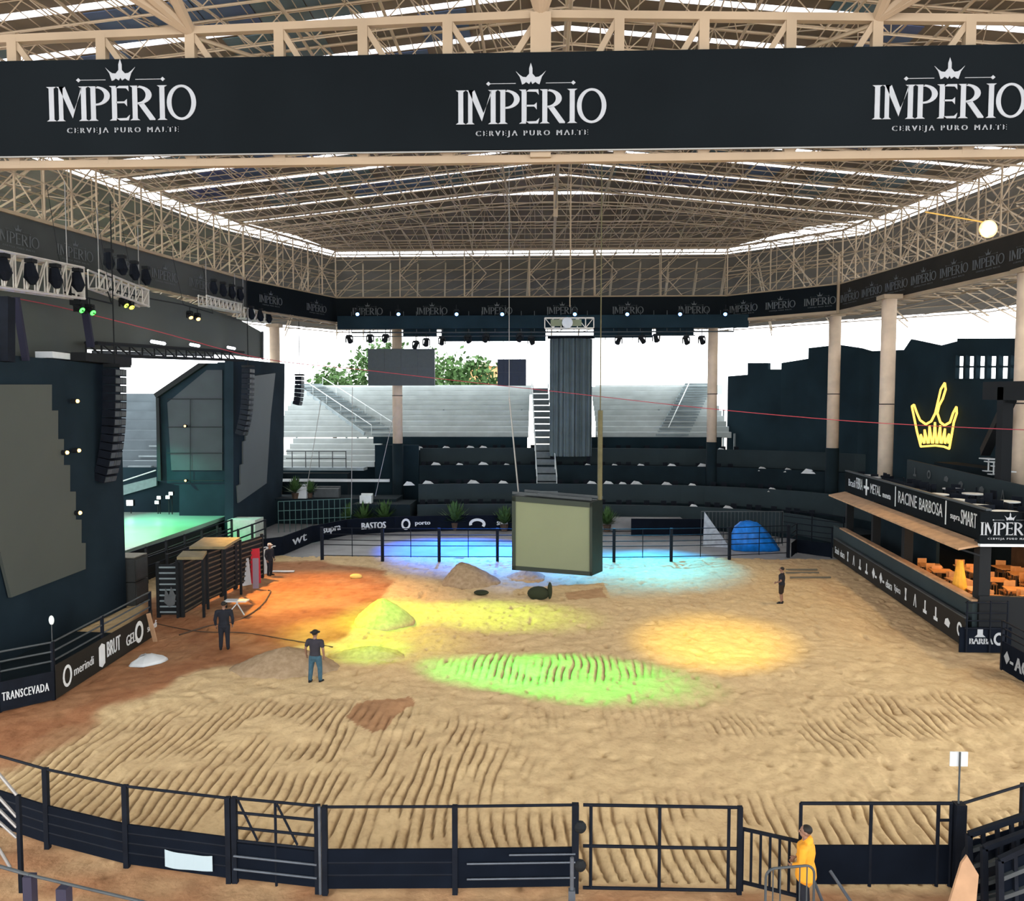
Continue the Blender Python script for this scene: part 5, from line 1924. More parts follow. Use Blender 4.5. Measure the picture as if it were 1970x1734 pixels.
# red cable sagging across the hall
def cable(pts, r, m, label, name='red_cable'):
    mb = MB(); mb.path(smooth_line(pts, 6), r, 6)
    return solo(mb, name, m, label, 'cable')


cable([PY(-40, 562, 30), PY(110, 590, 33), PY(300, 637, 37), PY(505, 690, 42), PY(700, 712, 44), PY(900, 735, 45), PY(1100, 757, 45), PY(1350, 785, 43), PY(1605, 808, 41), PY(1800, 820, 39), PY(1990, 828, 37.5)], .022, M_redcable, 'thin red cable sagging across the whole hall')
# ================================================================== FENCES
def fence(name, a, b, H, label, group=None, solid=None, rails=(), posts=(0, 1), post_w=.1, cat='fence panel', verticals=(), diag=(), mrail=None, z0=.05, rail_r=.028, lower=True):
    a, b = Vector(a), Vector(b)
    a.z = b.z = 0
    d = (b - a); L = d.length; d.normalize()
    r = thing(name, ((a + b) / 2), label, cat, group=group)
    mr = mrail or M_black
    for t in posts:
        p = a + d * L * t
        mb = MB(); mb.bar(p, p + V(0, 0, H + .02), post_w); mb.build('post', M_black, r)
    if solid:
        mb = MB(); n = Vector((-d.y, d.x, 0)) * .02
        mb.loft([[a - n + V(0, 0, solid[0]), b - n + V(0, 0, solid[0]), b - n + V(0, 0, solid[1]), a - n + V(0, 0, solid[1])],
                 [a + n + V(0, 0, solid[0]), b + n + V(0, 0, solid[0]), b + n + V(0, 0, solid[1]), a + n + V(0, 0, solid[1])]])
        mb.build('sheet_panel', M_panel, r)
    for z in rails:
        mb = MB(); mb.tube(a + V(0, 0, z), b + V(0, 0, z), rail_r, 8); mb.build('rail', mr, r)
    for t in verticals:
        p = a + d * L * t
        mb = MB(); mb.tube(p + V(0, 0, z0), p + V(0, 0, H), rail_r, 8); mb.build('upright', mr, r)
    for (t0, h0, t1, h1) in diag:
        mb = MB(); mb.tube(a + d * L * t0 + V(0, 0, h0), a + d * L * t1 + V(0, 0, h1), rail_r * .8, 8); mb.build('brace', mr, r)
    return r


NF = [G(x, y, 1.7) for x, y in ((-110, 1425), (0, 1455), (87, 1480), (240, 1513), (438, 1536), (450, 1536), (610, 1551), (624, 1553), (875, 1552), (1107, 1549))]
gr = (1.70,)
M_railp = mat('worn_grey_rail', (0.085, 0.10, 0.12), .5, .3, noise=.2)
fence('arena_fence', NF[0], NF[1], 1.7, 'black sheet fence section cut by the left edge', None, (.12, .93), (1.7,), (0,))
fence('arena_fence', NF[1], NF[2], 1.7, 'black sheet fence section second from the left edge', None, (.12, .93), (1.7, .75, .55, .35), (1,))
fence('arena_fence', NF[2], NF[3], 1.7, 'black sheet fence section left of the white notice', None, (.12, .93), (1.7, .75, .55, .35), (1,))
fence('arena_fence', NF[3], NF[4], 1.7, 'black sheet fence section carrying the white notice', None, (.12, .93), (1.7, .75, .55, .35), (1,))
g_ = fence('arena_gate', NF[5], NF[6], 1.7, 'black arena gate with slanted braces above its sheet panel', None, (.12, .82), (1.7, 1.42, 1.12, .86), (0, 1), .1, 'gate', (.5,), ((.05, 1.66, .28, .9), (.52, 1.66, .76, .9)))
for z in (.32, .58):
    mb = MB(); n_ = (NF[6] - NF[5]).normalized(); off = Vector((n_.y, -n_.x, 0)) * .05
    mb.tube(NF[5] * 1 + off - V(0, 0, 1.7 - z), NF[6] + off - V(0, 0, 1.7 - z), .022, 8); mb.build('front_rail', M_railp, g_)
mb = MB(); mb.tube(V(NF[6].x + .06, NF[6].y - .06, .02), V(NF[6].x + .06, NF[6].y - .06, 1.72), .03, 8); mb.build('latch_pipe', M_railp, g_)
fence('arena_fence', NF[7], NF[8], 1.7, 'black sheet fence section between the braced gate and the middle post', None, (.12, .88), (1.7, .62, .38), (0, 1))
f2 = fence('arena_fence', NF[8], NF[9], 1.7, 'black sheet fence section left of the tall open gate', None, (.12, .88), (1.7,), (1,), .13)
mb = MB()
for z, u0 in ((.78, .45), (.62, .1), (.32, .1)):
    a = lerp(NF[8], NF[9], u0); b = NF[9]
    mb.tube(V(a.x, a.y - .07, z), V(b.x, b.y - .07, z), .018, 6)
mb.build('front_rail', M_railp, f2)
mb = MB()
for z, tt in ((1.3, 0), (.55, 0)):
    mb.ball(V(NF[9].x + .09, NF[9].y - .05, z), (.12, .09, .12), 10, 6)
mb.build('hinge', M_dark, f2)
mb = MB(); p = PY(1100, 1734, 13.6); mb.tube(V(p.x, 13.6, 0), V(p.x, 13.6, PY(1100, 1650, 13.6).z), .035, 8); mb.bar(V(p.x, 13.6, 0), V(p.x, 13.6, PY(1100, 1712, 13.6).z), .12)
solo(mb, 'short_pole', M_railp, 'short grey pole standing in front of the middle fence post', 'pole')

ga, gb = G(1122, 1549, 1.68), G(1424, 1554, 1.68)
fence('arena_gate', ga, gb, 1.68, 'tall open black pipe gate right of the middle fence post', None, None, (1.68, .88, .06), (1,), .09, 'gate', (.05, .49, .93), (), rail_r=.032)
for t in (.15,):
    pass
# small barred gate
ba, bb = PY(1428, 1595, 14.55), PY(1538, 1602, 14.15)
r = thing('barred_gate', ((ba.x + bb.x) / 2, 14.35, 0.0), 'small black gate of vertical bars left of the person in the yellow jacket', 'gate')
zt_, zb_ = ba.z, PY(1428, 1700, 14.5).z
for z in (zt_, zb_):
    mb = MB(); mb.bar(V(ba.x, ba.y, z), V(bb.x, bb.y, z), .055); mb.build('rail', M_black, r)
for k in range(7):
    q_ = lerp(ba, bb, k / 6)
    mb = MB(); mb.bar(V(q_.x, q_.y, zb_ if 0 < k < 6 else 0.0), V(q_.x, q_.y, zt_), .04 if 0 < k < 6 else .06); mb.build('bar', M_black, r)
ra, rb = G(1541, 1546, 1.68), G(1832, 1546, 1.68)
fence('arena_fence', ra, rb, 1.68, 'black sheet fence section with open pipe frame behind the yellow jacket', None, (.1, .86), (1.68,), (), .08, 'fence panel', (0, .465, .91, .995), ((.91, 1.35, .995, 1.35),), rail_r=.035)
rp = G(1846, 1548, 1.68)
rc, rd = G(1970, 1510, 1.68), G(2090, 1470, 1.68)
fence('arena_fence', rp, rc, 1.68, 'black rail fence section running off to the right edge', None, None, (1.68, 1.0), (0,), .19)
fence('arena_fence', rc, rd, 1.68, 'black rail fence section beyond the right edge corner', None, None, (1.68, 1.0), (0,), .1)
# sign on a pole
sgn = thing('square_sign', (rp.x, rp.y, 1.7), 'blank white square sign on a thin pole at the right fence corner', 'sign')
c = PY(1845, 1461, rp.y + .03)
mb = MB(); mb.box((c.x, rp.y + .04, c.z), (.33, .02, .28)); mb.build('board', M_sheet, sgn)
mb = MB(); mb.tube((c.x, rp.y, 1.69), (c.x, rp.y, c.z + .15), .018, 8); mb.build('pole', M_mid, sgn)
# white notice on the fence
na, nb = lerp(NF[3], NF[4], .40), lerp(NF[3], NF[4], .86)
mb = MB()
K = 10
dn = (nb - na).normalized(); nn_ = Vector((dn.y, -dn.x, 0))
for k in range(K):
    t0, t1 = k / K, (k + 1) / K
    def e_(t, top):
        q_ = lerp(na, nb, t) + nn_ * (.06 + .012 * math.sin(t * 9))
        z = (.52 - .04 * math.sin(t * 3.1) if top else .19 - .03 * math.sin(t * 3.5 + .4)) + .03
        return V(q_.x, q_.y, z)
    p = [e_(t0, 0), e_(t1, 0), e_(t1, 1), e_(t0, 1)]
    mb.loft([p, [v - nn_ * .006 for v in p]])
solo(mb, 'notice_sheet', mat('pale_blue_white_sheet', (.38, .48, .52), .7), 'blank pale blue-white sheet fixed low on the front fence', 'notice')

# low fence and handrails at the lower left
la, lb, lc_ = G(-60, 1650, 1.05), G(57, 1684, 1.05), G(285, 1738, 1.05)
M_ind = mat('indigo_post', (.03, .03, .055), .5)
r = thing('low_fence', (lb.x, lb.y, 0), 'low fence with indigo posts at the lower left corner', 'fence')
mb = MB(); mb.tube(la, lb, .03, 8); mb.tube(lb, lc_, .025, 8); mb.build('rail', M_mid, r)
for t, w_ in ((0, .16), (.3, .18), (.88, .12)):
    q_ = lerp(lb, lc_, t); mb = MB(); mb.bar(V(q_.x, q_.y, 0), V(q_.x, q_.y, q_.z - (.06 if t else 0)), w_); mb.build('post', M_ind, r)
r = thing('pipe_rack', PY(35, 1734, 14.0), 'slanted pale handrail pipes ending at a black post, lower left edge', 'handrail')
for (x0_, y0_, x1_, y1_) in ((-60, 1420, 32, 1530), (-60, 1470, 32, 1572), (-60, 1500, 32, 1592), (-60, 1530, 32, 1612), (-40, 1570, 20, 1670)):
    mb = MB(); mb.tube(PY(x0_, y0_, 14.0), PY(x1_, y1_, 14.0), .028, 8); mb.build('pipe', mat('pale_pipe', (.30, .29, .28), .4, .4), r)
mb = MB(); q_ = PY(35, 1530, 14.0); mb.bar(V(q_.x, 14, 0), q_, .07); mb.build('post', M_black, r)

# crowd barrier in front of the yellow jacket
def rounded(a, b, z0, z1, rr=.16):
    d = (b - a).normalized(); out = []
    out.append(V(a.x, a.y, z0))
    for k in range(6):
        t = math.pi / 2 * k / 5
        q_ = a + d * (rr - rr * math.cos(t)); out.append(V(q_.x, q_.y, z1 - rr + rr * math.sin(t)))
    for k in range(6):
        t = math.pi / 2 * (1 - k / 5)
        q_ = b - d * (rr - rr * math.cos(t)); out.append(V(q_.x, q_.y, z1 - rr + rr * math.sin(t)))
    out.append(V(b.x, b.y, z0))
    return out


a, b = PY(1473, 1700, 13.0), PY(1566, 1700, 13.15)
a.z = b.z = 0
zt_ = PY(1500, 1673, 13.0).z
r = thing('crowd_barrier', (a + b) / 2, 'thin pipe crowd barrier in front of the yellow jacket', 'barrier')
mb = MB(); mb.path(rounded(a, b, .02, zt_), .022, 8); mb.build('frame', M_mid, r)
mb = MB(); mb.tube(V(a.x, a.y, .3), V(b.x, b.y, .3), .018, 8); mb.build('lower_rail', M_mid, r)
for t in (.15, .3, .7, .85):
    q_ = lerp(a, b, t); mb = MB(); mb.tube(V(q_.x, q_.y, .3), V(q_.x, q_.y, zt_), .012, 6); mb.build('bar', M_mid, r)
for (x0_, y0_, x1_, y1_, lb_) in ((1597, 1676, 1632, 1728, 'slanted grey brace pipe leaning on the sheet fence, right one'), (1563, 1688, 1580, 1730, 'slanted grey brace pipe leaning beside the yellow jacket')):
    p, q_ = PY(x0_, y0_, 14.3), PY(x1_, y1_, 13.9)
    mb = MB(); q2 = p + (q_ - p) * (p.z / (p.z - q_.z)); mb.tube(p, q2, .03, 8)
    solo(mb, 'brace_pipe', M_railp, lb_, 'pipe')
# pointed wooden plank
mb = MB()
pl = [(1812, 1840), (1826, 1740), (1850, 1662), (1861, 1647), (1883, 1684), (1878, 1740), (1862, 1840)]
poly = [PY(x, y, 12.6 - .35 * (1734 - y) / 100 * -1 * .3) for x, y in pl]
zmin = min(v.z for v in poly)
mb.loft([poly, [v + V(0, .045, 0) for v in poly]])
solo(mb, 'wooden_board', M_woodl, 'pale pointed wooden board standing at the lower right', 'board')
# stack of dark barrier panels, lower right
def grid_panel(c, Yb, label, nx=6, nz=5, fill=False):
    P = [PY(x, y, Yb) for x, y in c]                # bl, br, tr, tl
    r = thing('barrier_panel', V(P[0].x, Yb, max(0, min(P[0].z, P[1].z))), label, 'barrier')
    def g2(u, v):
        return lerp(lerp(P[0], P[1], u), lerp(P[3], P[2], u), v)
    mb = MB()
    for u in (0, 1):
        mb.bar(g2(u, 0), g2(u, 1), .09)
    for v in (0, 1):
        mb.bar(g2(0, v), g2(1, v), .09)
    mb.build('frame', M_black, r)
    mb = MB()
    for k in range(1, nz):
        mb.bar(g2(0, k / nz), g2(1, k / nz), .07)
    mb.build('slats', M_mid, r)
    mb = MB()
    for k in range(1, nx):
        mb.bar(g2(k / nx, 0), g2(k / nx, 1), .06)
    mb.build('uprights', M_black, r)
    if fill:
        mb = MB(); q_ = [g2(0, .02), g2(1, .02), g2(1, .9), g2(0, .9)]
        mb.loft([[v + V(0, .04, 0) for v in q_], [v + V(0, .06, 0) for v in q_]]); mb.build('backing', M_panel, r)
    return r


grid_panel([(1866, 1790), (2010, 1770), (2000, 1560), (1864, 1606)], 13.7, 'dark slatted barrier panel at the back of the lower right stack', 5, 6, True)
grid_panel([(1895, 1800), (2030, 1770), (2020, 1585), (1893, 1632)], 13.3, 'dark slatted barrier panel in the middle of the lower right stack', 4, 5)
grid_panel([(1925, 1800), (2050, 1770), (2040, 1600), (1923, 1655)], 12.9, 'dark slatted barrier panel at the front of the lower right stack', 4, 4, True)
mb = MB(); q_ = PY(1872, 1625, 13.9); mb.ball(q_ + V(.15, 0, -.35), (.34, .25, .45), 12, 8); solo(mb, 'black_bag', M_black, 'black bag hung on the corner post of the right fence', 'bag')

# right edge fence piece with sign board
r1, r2 = G(1927, 1290), G(2080, 1385)
f = fence('side_fence', r1, r2, 1.75, 'dark side fence with white letters at the right edge', None, (.05, 1.05), (1.75, 1.5, 1.28), (0, .5), .09)
d = (r2 - r1).normalized(); n_ = Vector((d.y, -d.x, 0)); 
if n_.x > 0: n_ = -n_
m1 = MB(); put_text(m1, 'ACC', r1 + d * .9 + n_ * .05 + V(0, 0, .3), d, V(0, 0, 1), 1.2, .48, fat=.03); mark(m1, 5, r1 + d * .4 + n_ * .05 + V(0, 0, .35), d, V(0, 0, 1), n_, .45)
m1.build('lettering', M_white, f)

# far rail fence: panels between heavy posts
fp_ = [(620, 1078), (736, 1080), (845, 1081), (957, 1081), (1068, 1082), (1181, 1082), (1291, 1081), (1403, 1078), (1516, 1073)]
FF = [G(x, y) for x, y in fp_]
for i in range(len(FF) - 1):
    a, b = FF[i], FF[i + 1]
    fence('far_fence', a, b, 2.0, 'black pipe fence panel with heavy posts across the far side of the arena', 'pipe fence panels on the far side', None, (1.98, 1.6, 1.25, .95, .3), (1,) if i else (0, 1), .17 if i != 3 else .17, 'fence panel', (.5,), (), None, .25, .025)
# thin barred gate behind blue tarp
q0, q1 = G(1362, 1062), G(1526, 1062)
r = thing('tall_barred_fence', ((q0 + q1) / 2), 'tall thin barred fence behind the blue tarpaulin', 'fence')
for k in range(23):
    p = lerp(q0, q1, k / 22) + V(0, 2.2, 0)
    mb = MB(); mb.tube(p, p + V(0, 0, 2.3), .02, 5); mb.build('bar', M_mid, r)
mb = MB(); mb.bar(q0 + V(0, 2.2, 2.3), q1 + V(0, 2.2, 2.3), .05); mb.bar(q0 + V(0, 2.2, .15), q1 + V(0, 2.2, .15), .05); mb.build('rail', M_mid, r)
# curved rail to the terrace
cpts = [FF[-1] + V(.15, .1, 0), G(1545, 1062), G(1572, 1062), T_(LT - .2, -.15, 0)]
cpts = [FF[-1] + V(.2, 0, 0), V(16.2, 49.6, 0), T_(LT + .2, -.1, 0)]
for i in range(2):
    fence('side_rail', cpts[i], cpts[i + 1], 1.9, ('black rail section joining the far fence to the terrace, left piece', 'black rail section joining the far fence to the terrace, right piece')[i], None, (.05, .9), (1.9, 1.5, 1.2), (1,), .08)
# railing above, behind the terrace start
pA, pB = V(16.4, 53.2, 0), V(19.2, 49.8, 0)
fence('rear_rail', pA, pB, 2.3, 'dark rail behind the start of the terrace', None, None, (2.3, 1.9, 1.5), (0, .5, 1), .06)

# left arena fence with banners
L0, L1, L2, L3 = G(-130, 1392), G(0, 1371), G(104, 1347), G(290, 1227)
lf = [(L0, L1), (L1, L2), (L2, lerp(L2, L3, .45)), (lerp(L2, L3, .45), L3)]
lbl = ['left arena fence section cut by the picture edge', 'left arena fence section with bold white lettering', 'left arena fence section with round emblem and shield', 'left arena fence section ending at the cattle chutes']
fo = []
for i, (a, b) in enumerate(lf):
    fo.append(fence('left_fence', a, b, 1.85, lbl[i], None, None, (1.85, 1.55, 1.25), (1,), .09, 'fence panel', rail_r=.03, mrail=M_mid))
    d = (b - a).normalized(); n_ = Vector((d.y, -d.x, 0))
    mb = MB()
    z1 = .95 if i < 2 else 1.12
    mb.loft([[a + n_ * .06 + V(0, 0, .04), b + n_ * .06 + V(0, 0, .04), b + n_ * .06 + V(0, 0, z1), a + n_ * .06 + V(0, 0, z1)], [a + n_ * .09 + V(0, 0, .04), b + n_ * .09 + V(0, 0, .04), b + n_ * .09 + V(0, 0, z1), a + n_ * .09 + V(0, 0, z1)]])
    mb.build('sponsor_sheet', M_black if i < 2 else M_brownb, fo[-1])
m1 = MB(); a, b = lf[1]; d = (b - a).normalized(); n_ = Vector((d.y, -d.x, 0))
put_text(m1, 'TRANSCEVADA', a + d * .05 + n_ * .1 + V(0, 0, .36), d, V(0, 0, 1), (b - a).length * .86, .26, 1.15, fat=.006); m1.build('lettering', M_bright, fo[1])
m1 = MB(); a, b = lf[2]; d = (b - a).normalized(); n_ = Vector((d.y, -d.x, 0)); L_ = (b - a).length
for p in arcring(0, .35, .26, .36, .17, .26, 0, 2 * math.pi, 16):
    m1.prism(p, a + d * .6 + n_ * .1 + V(0, 0, .22), d, V(0, 0, 1), n_, .008)
put_text(m1, 'merindi', a + d * 1.0 + n_ * .1 + V(0, 0, .42), d, V(0, 0, 1), 1.2, .3, fat=.012)
m1.prism([(0, .1), (.2, 0), (.4, .1), (.4, .75), (.2, .85), (0, .75)], a + d * 2.55 + n_ * .1 + V(0, 0, .12), d, V(0, 0, 1), n_, .008)
m1.build('lettering', M_bright, fo[2])
m1 = MB(); a, b = lf[3]; d = (b - a).normalized(); n_ = Vector((d.y, -d.x, 0))
put_text(m1, 'BRUT', a + d * .1 + n_ * .1 + V(0, 0, .35), d, V(0, 0, 1), .95, .55, fat=.02)
put_text(m1, 'GEL', a + d * 1.5 + n_ * .1 + V(0, 0, .3), d, V(0, 0, 1), .7, .4, fat=.02)
mark(m1, 2, a + d * 2.5 + n_ * .1 + V(0, 0, .15), d, V(0, 0, 1), n_, .85)
put_text(m1, 'sicredi', a + d * 3.2 + n_ * .1 + V(0, 0, .35), d, V(0, 0, 1), .8, .3, fat=.02)
m1.build('lettering', M_bright, fo[3])
cvp = [L0 + V(-.1, .1, .14), L1 + V(-.05, .1, .14), L2 + V(-.05, .15, .14), L3 + V(-.15, 0, .14), V(-19.1, L3.y + .3, .14), V(-19.1, 22.2, .14)]  # added dark cover, standing for the shadowed base of the wing
mb = MB(); mb.loft([[v - V(0, 0, .3) for v in cvp], cvp]); struct(mb, 'floor_dark_cover', M_cloth, label='black cloth added to darken the ground between the left fence and the stage wing')
# little round sign on a stalk on the corner post
rsg = thing('round_reflector', (L2.x, L2.y, 1.85), 'small grey round reflector on a stalk over the left fence corner', 'reflector')
c = V(L2.x, L2.y, 1.87)
mb = MB(); mb.tube(c, c + V(0, 0, .55), .015, 6); mb.build('stalk', M_mid, rsg)
mb = MB(); mb.ball(c + V(0, 0, .68), (.09, .03, .15), 12, 8); mb.build('disc', M_alu, rsg)
# board and broom leaning on the fence, white sheet on the clay
a, b = lf[3]; d = (b - a).normalized(); n_ = Vector((d.y, -d.x, 0))
p = a + d * 3.05 + n_ * .22
mb = MB(); mb.bar(p + n_ * .25, p + V(0, 0, 1.15), .16, .05)
solo(mb, 'leaning_board', M_woodl, 'short pale wooden board leaning against the left fence', 'board')
mb = MB(); rs = random.Random(4)
c = G(283, 1274)
rings = []
for zz, f_ in ((0.02, 1.0), (.12, .8), (.22, .42), (.27, .1)):
    rings.append([V(c.x + math.cos(t) * .55 * f_ * (1 + .28 * math.sin(3 * t + 1)) + rs.uniform(-.02, .02), c.y + math.sin(t) * .8 * f_ * (1 + .2 * math.cos(2 * t)), zz + rs.uniform(-.02, .03) * (zz > .05)) for t in [2 * math.pi * k / 28 for k in range(28)]])
mb.loft(rings); solo(mb, 'crumpled_sheet', M_sheet, 'crumpled white sheet lying on the orange clay by the left fence', 'sheet', smooth=True)

# ------------------------------------------------------------------ cattle chutes
M_slat = mat('worn_brown_grey_slat', (0.075, 0.06, 0.042), .7, noise=.35, scale=3)


def slat_gate(a, b, H, n, label, z0=.12, m=None, name='chute_gate'):
    d = (b - a).normalized()
    r = thing(name, (a + b) / 2, label, 'gate')
    for p in (a, b):
        mb = MB(); mb.bar(V(p.x, p.y, 0), V(p.x, p.y, H + .1), .14); mb.build('post', M_dark, r)
    n_ = Vector((-d.y, d.x, 0)) * .03
    mb = MB(); mb.loft([[V(v.x, v.y, z) for v, z in ((a, z0), (b, z0), (b, H), (a, H))], [V(v.x + n_.x, v.y + n_.y, z) for v, z in ((a, z0), (b, z0), (b, H), (a, H))]]); mb.build('backing', M_dark, r)
    for k in range(n):
        z = z0 + (H - z0) * (k + .5) / n
        mb = MB(); o_ = -n_ * 1.2
        if (o_.x < 0): o_ = -o_
        mb.bar(V(a.x, a.y, z) + o_, V(b.x, b.y, z) + o_, .04, .07); mb.build('slat', m or M_slat, r)
    return r


c0, c1, c2_, c3, c4 = G(352, 1188), G(392, 1164), G(426, 1148), G(452, 1134), G(505, 1112)
ce = G(306, 1188)
slat_gate(ce, c0 + V(-.12, 0, 0), 2.35, 9, 'black slatted chute gate with white leaf mark facing the camera', m=M_alud)
m1 = MB(); m1.prism([(0, 0), (.25, .1), (.3, .5), (.1, .9), (0, .5), (-.15, .85), (-.22, .2)], V((ce.x + c0.x) / 2, ce.y - .12, .5), V(1, 0, 0), V(0, 0, 1), V(0, -1, 0), .01)
solo(m1, 'leaf_emblem', M_dimwhite, 'faint pale leaf emblem on the first chute gate', 'emblem')
slat_gate(c0, c1, 2.45, 10, 'brown slatted chute gate nearest the camera')
slat_gate(c1 + V(.0, .15, 0), c2_, 2.45, 10, 'brown slatted chute gate, second from the camera')
slat_gate(c2_ + V(.0, .15, 0), c3, 2.4, 9, 'brown slatted chute gate, third from the camera')
slat_gate(c3 + V(.0, .15, 0), c4, 2.3, 9, 'brown slatted chute gate beside the leaning boards')
for k, (pts, z, lb_) in enumerate(((((364, 1052), (392, 1034), (462, 1034), (432, 1052)), 2.85, 'pale wooden chute platform, the larger and farther one'), (((340, 1072), (352, 1060), (398, 1060), (390, 1072)), 2.7, 'small pale wooden platform over the nearest chute'))):
    r = thing('chute_platform', G(*pts[0], z), lb_, 'platform')
    poly = [G(x, y, z) for x, y in pts]
    mb = MB(); mb.loft([[v - V(0, 0, .12) for v in poly], poly]); mb.build('deck', mat('yellowed_plywood', (.20, .165, .09), .8, noise=.2, scale=2), r)
    for q_ in poly:
        mb = MB(); mb.bar(V(q_.x, q_.y, 0), V(q_.x, q_.y, z - .12), .1); mb.build('post', M_dark, r)
# dark pens behind the chutes
r = thing('cattle_pen', (-19.5, 41, 0), 'dark cattle pen frames between the chutes and the stage', 'pen')
for k in range(7):
    y = 37.5 + k * 2.0
    for x in (-20.6, -18.4):
        mb = MB(); mb.bar((x + .1 * k, y, 0), (x + .1 * k, y, 2.0), .12); mb.build('post', M_dark, r)
mb = MB()
for z in (.5, .95, 1.4, 1.95):
    for x in (-20.6, -18.4):
        mb.bar((x, 37.5, z), (x + .6, 49.5, z), .07)
mb.build('rail', M_black, r)
mb = MB(); mb.box((-20.9, 43.5, .7), (.06, 13, 1.35)); mb.build('sheet', M_dark, r)
# leaning boards
for k, (x, y, y1, lean, m_, lb_) in enumerate(((466, 1122, 1072, -.3, M_sheet, 'tall white board leaning beside the chutes, leftmost of three'), (484, 1118, 1052, -.15, mat('red_board', (.55, .03, .05), .6), 'red and white board leaning in the middle of three'), (503, 1100, 1055, -.35, M_sheet, 'white board leaning at the right end of three'))):
    p = G(x, y)
    H_ = (y - y1) / 1500 * p.y
    p = p + V(.45, -.55, 0)
    mb = MB(); mb.bar(p, p + V(lean * H_ * .6, .3, H_), .5, .05)
    solo(mb, 'propped_board', m_, lb_, 'board')
mb = MB(); p = G(486, 1126) + V(.45, -.75, 0); mb.bar(p, p + V(-.1, .3, 1.5), .3, .05); solo(mb, 'propped_board', mat('grey_purple_board', (.25, .2, .25), .7), 'grey board leaning in front of the red one', 'board')
# folding white table behind person
r = thing('white_bench', G(445, 1182), 'small white folding bench behind the dark-clothed man', 'bench')
c = G(445, 1182)
mb = MB(); mb.box((c.x + .25, c.y, .62), (1.0, .45, .05)); mb.build('top', M_sheet, r)
mb = MB()
for sx in (-1, 1):
    mb.bar((c.x + .25 + sx * .4, c.y - .15, 0), (c.x + .25 - sx * .1, c.y + .1, .6), .04)
mb.build('leg', M_alu, r)
# hose on the clay
cable([G(345, 1222, .03), G(400, 1205, .03), G(455, 1195, .03), G(500, 1168, .03), G(520, 1140, .03), G(516, 1136, .05)], .03, M_woodd, 'dark hose lying on the clay near the chutes', 'hose')
cable([G(300, 1200, .03), G(380, 1215, .03), G(470, 1218, .03), G(560, 1232, .03), G(640, 1245, .03)], .02, M_woodd, 'thin dark cord lying across the clay behind the two men', 'cord')
# dark lumps on the sand
for (x, y, sx, hz, lb_) in ((926, 1143, .38, .12, 'small flat dark bundle on the sand, left of the larger one'), (1036, 1150, .55, .35, 'dark green bundle on the sand below the hanging cube')):
    c = G(x, y); mb = MB(); mb.ball((c.x, c.y, hz * .6), (sx, .3, hz), 14, 8)
    if x > 1000:
        mb.ball((c.x + .55, c.y, hz), (.12, .2, hz * 1.2), 10, 7)
    solo(mb, 'dark_bundle', mat('olive_black_cloth', (.02, .026, .012), .9), lb_, 'bundle', smooth=True)
mb = MB(); c = G(685, 1112); mb.ball((c.x, c.y, .08), (.35, .2, .15), 12, 6); solo(mb, 'yellow_bag', mat('yellow_plastic', (.8, .55, .15), .6), 'small yellow bag on the orange clay', 'bag', smooth=True)
# long slats lying on the sand by the far man
for k, (x0_, x1_, y_) in enumerate(((1512, 1572, 1099), (1512, 1575, 1105), (1520, 1598, 1114))):
    mb = MB(); a, b = G(x0_, y_), G(x1_, y_); mb.bar(a + V(0, 0, .08), b + V(0, 0, .08), .10, .08)
    solo(mb, 'grey_pipe', mat('grey_brown_pipe', (.13, .12, .09), .7), ('farthest of three long pipes lying beside the man in shorts', 'middle one of three long pipes lying beside the man in shorts', 'nearest and longest of three pipes lying beside the man in shorts')[k], 'pipe')
mb = MB(); a, b = G(525, 1101), G(566, 1101); mb.bar(a + V(0, 0, .05), b + V(0, 0, .05), .2, .06); solo(mb, 'white_strip', M_sheet, 'white strip lying on the clay at the far left corner', 'strip')

# blue tarpaulin
c = G(1462, 1066)
rs = random.Random(12)
mb = MB(); rings = []
n = 36
for j, (zz, f_) in enumerate(((0, 1.0), (.5, .98), (1.0, .94), (1.45, .80), (1.75, .5), (1.85, .12))):
    rings.append([V(c.x - .35 + (math.cos(t) * 1.12 * f_ + (.95 * (1 - zz / 1.9) ** 1.5 if math.cos(t) > .2 else 0)) * (1 + .05 * math.sin(7 * t + j)), c.y + 1.6 + math.sin(t) * .8 * f_ * (1 + .06 * math.sin(9 * t)), zz + .05 * math.sin(5 * t + j * 2) * (zz > 0)) for t in [2 * math.pi * k / n for k in range(n)]])
mb.loft(rings)
solo(mb, 'blue_tarpaulin', mat('blue_tarp', (0.005, 0.17, 0.62), .45, noise=.3, scale=2.5, bump=.6), 'bright blue tarpaulin draped over equipment behind the far fence', 'tarpaulin', smooth=True)
# grey sheet leaning left of the tarp
mb = MB(); a, b, c3_, = G(1362, 1060), G(1400, 1062), G(1362, 1060)
mb.loft([[a + V(0, 1.5, 0), b + V(.5, 1.5, 0), a + V(.1, 1.7, 2.3)], [a + V(0, 1.56, 0), b + V(.5, 1.56, 0), a + V(.1, 1.76, 2.3)]])
solo(mb, 'grey_net_sheet', mat('pale_net', (.33, .36, .40), .8, noise=.2), 'pale grey net sheet leaning left of the blue tarpaulin', 'sheet')

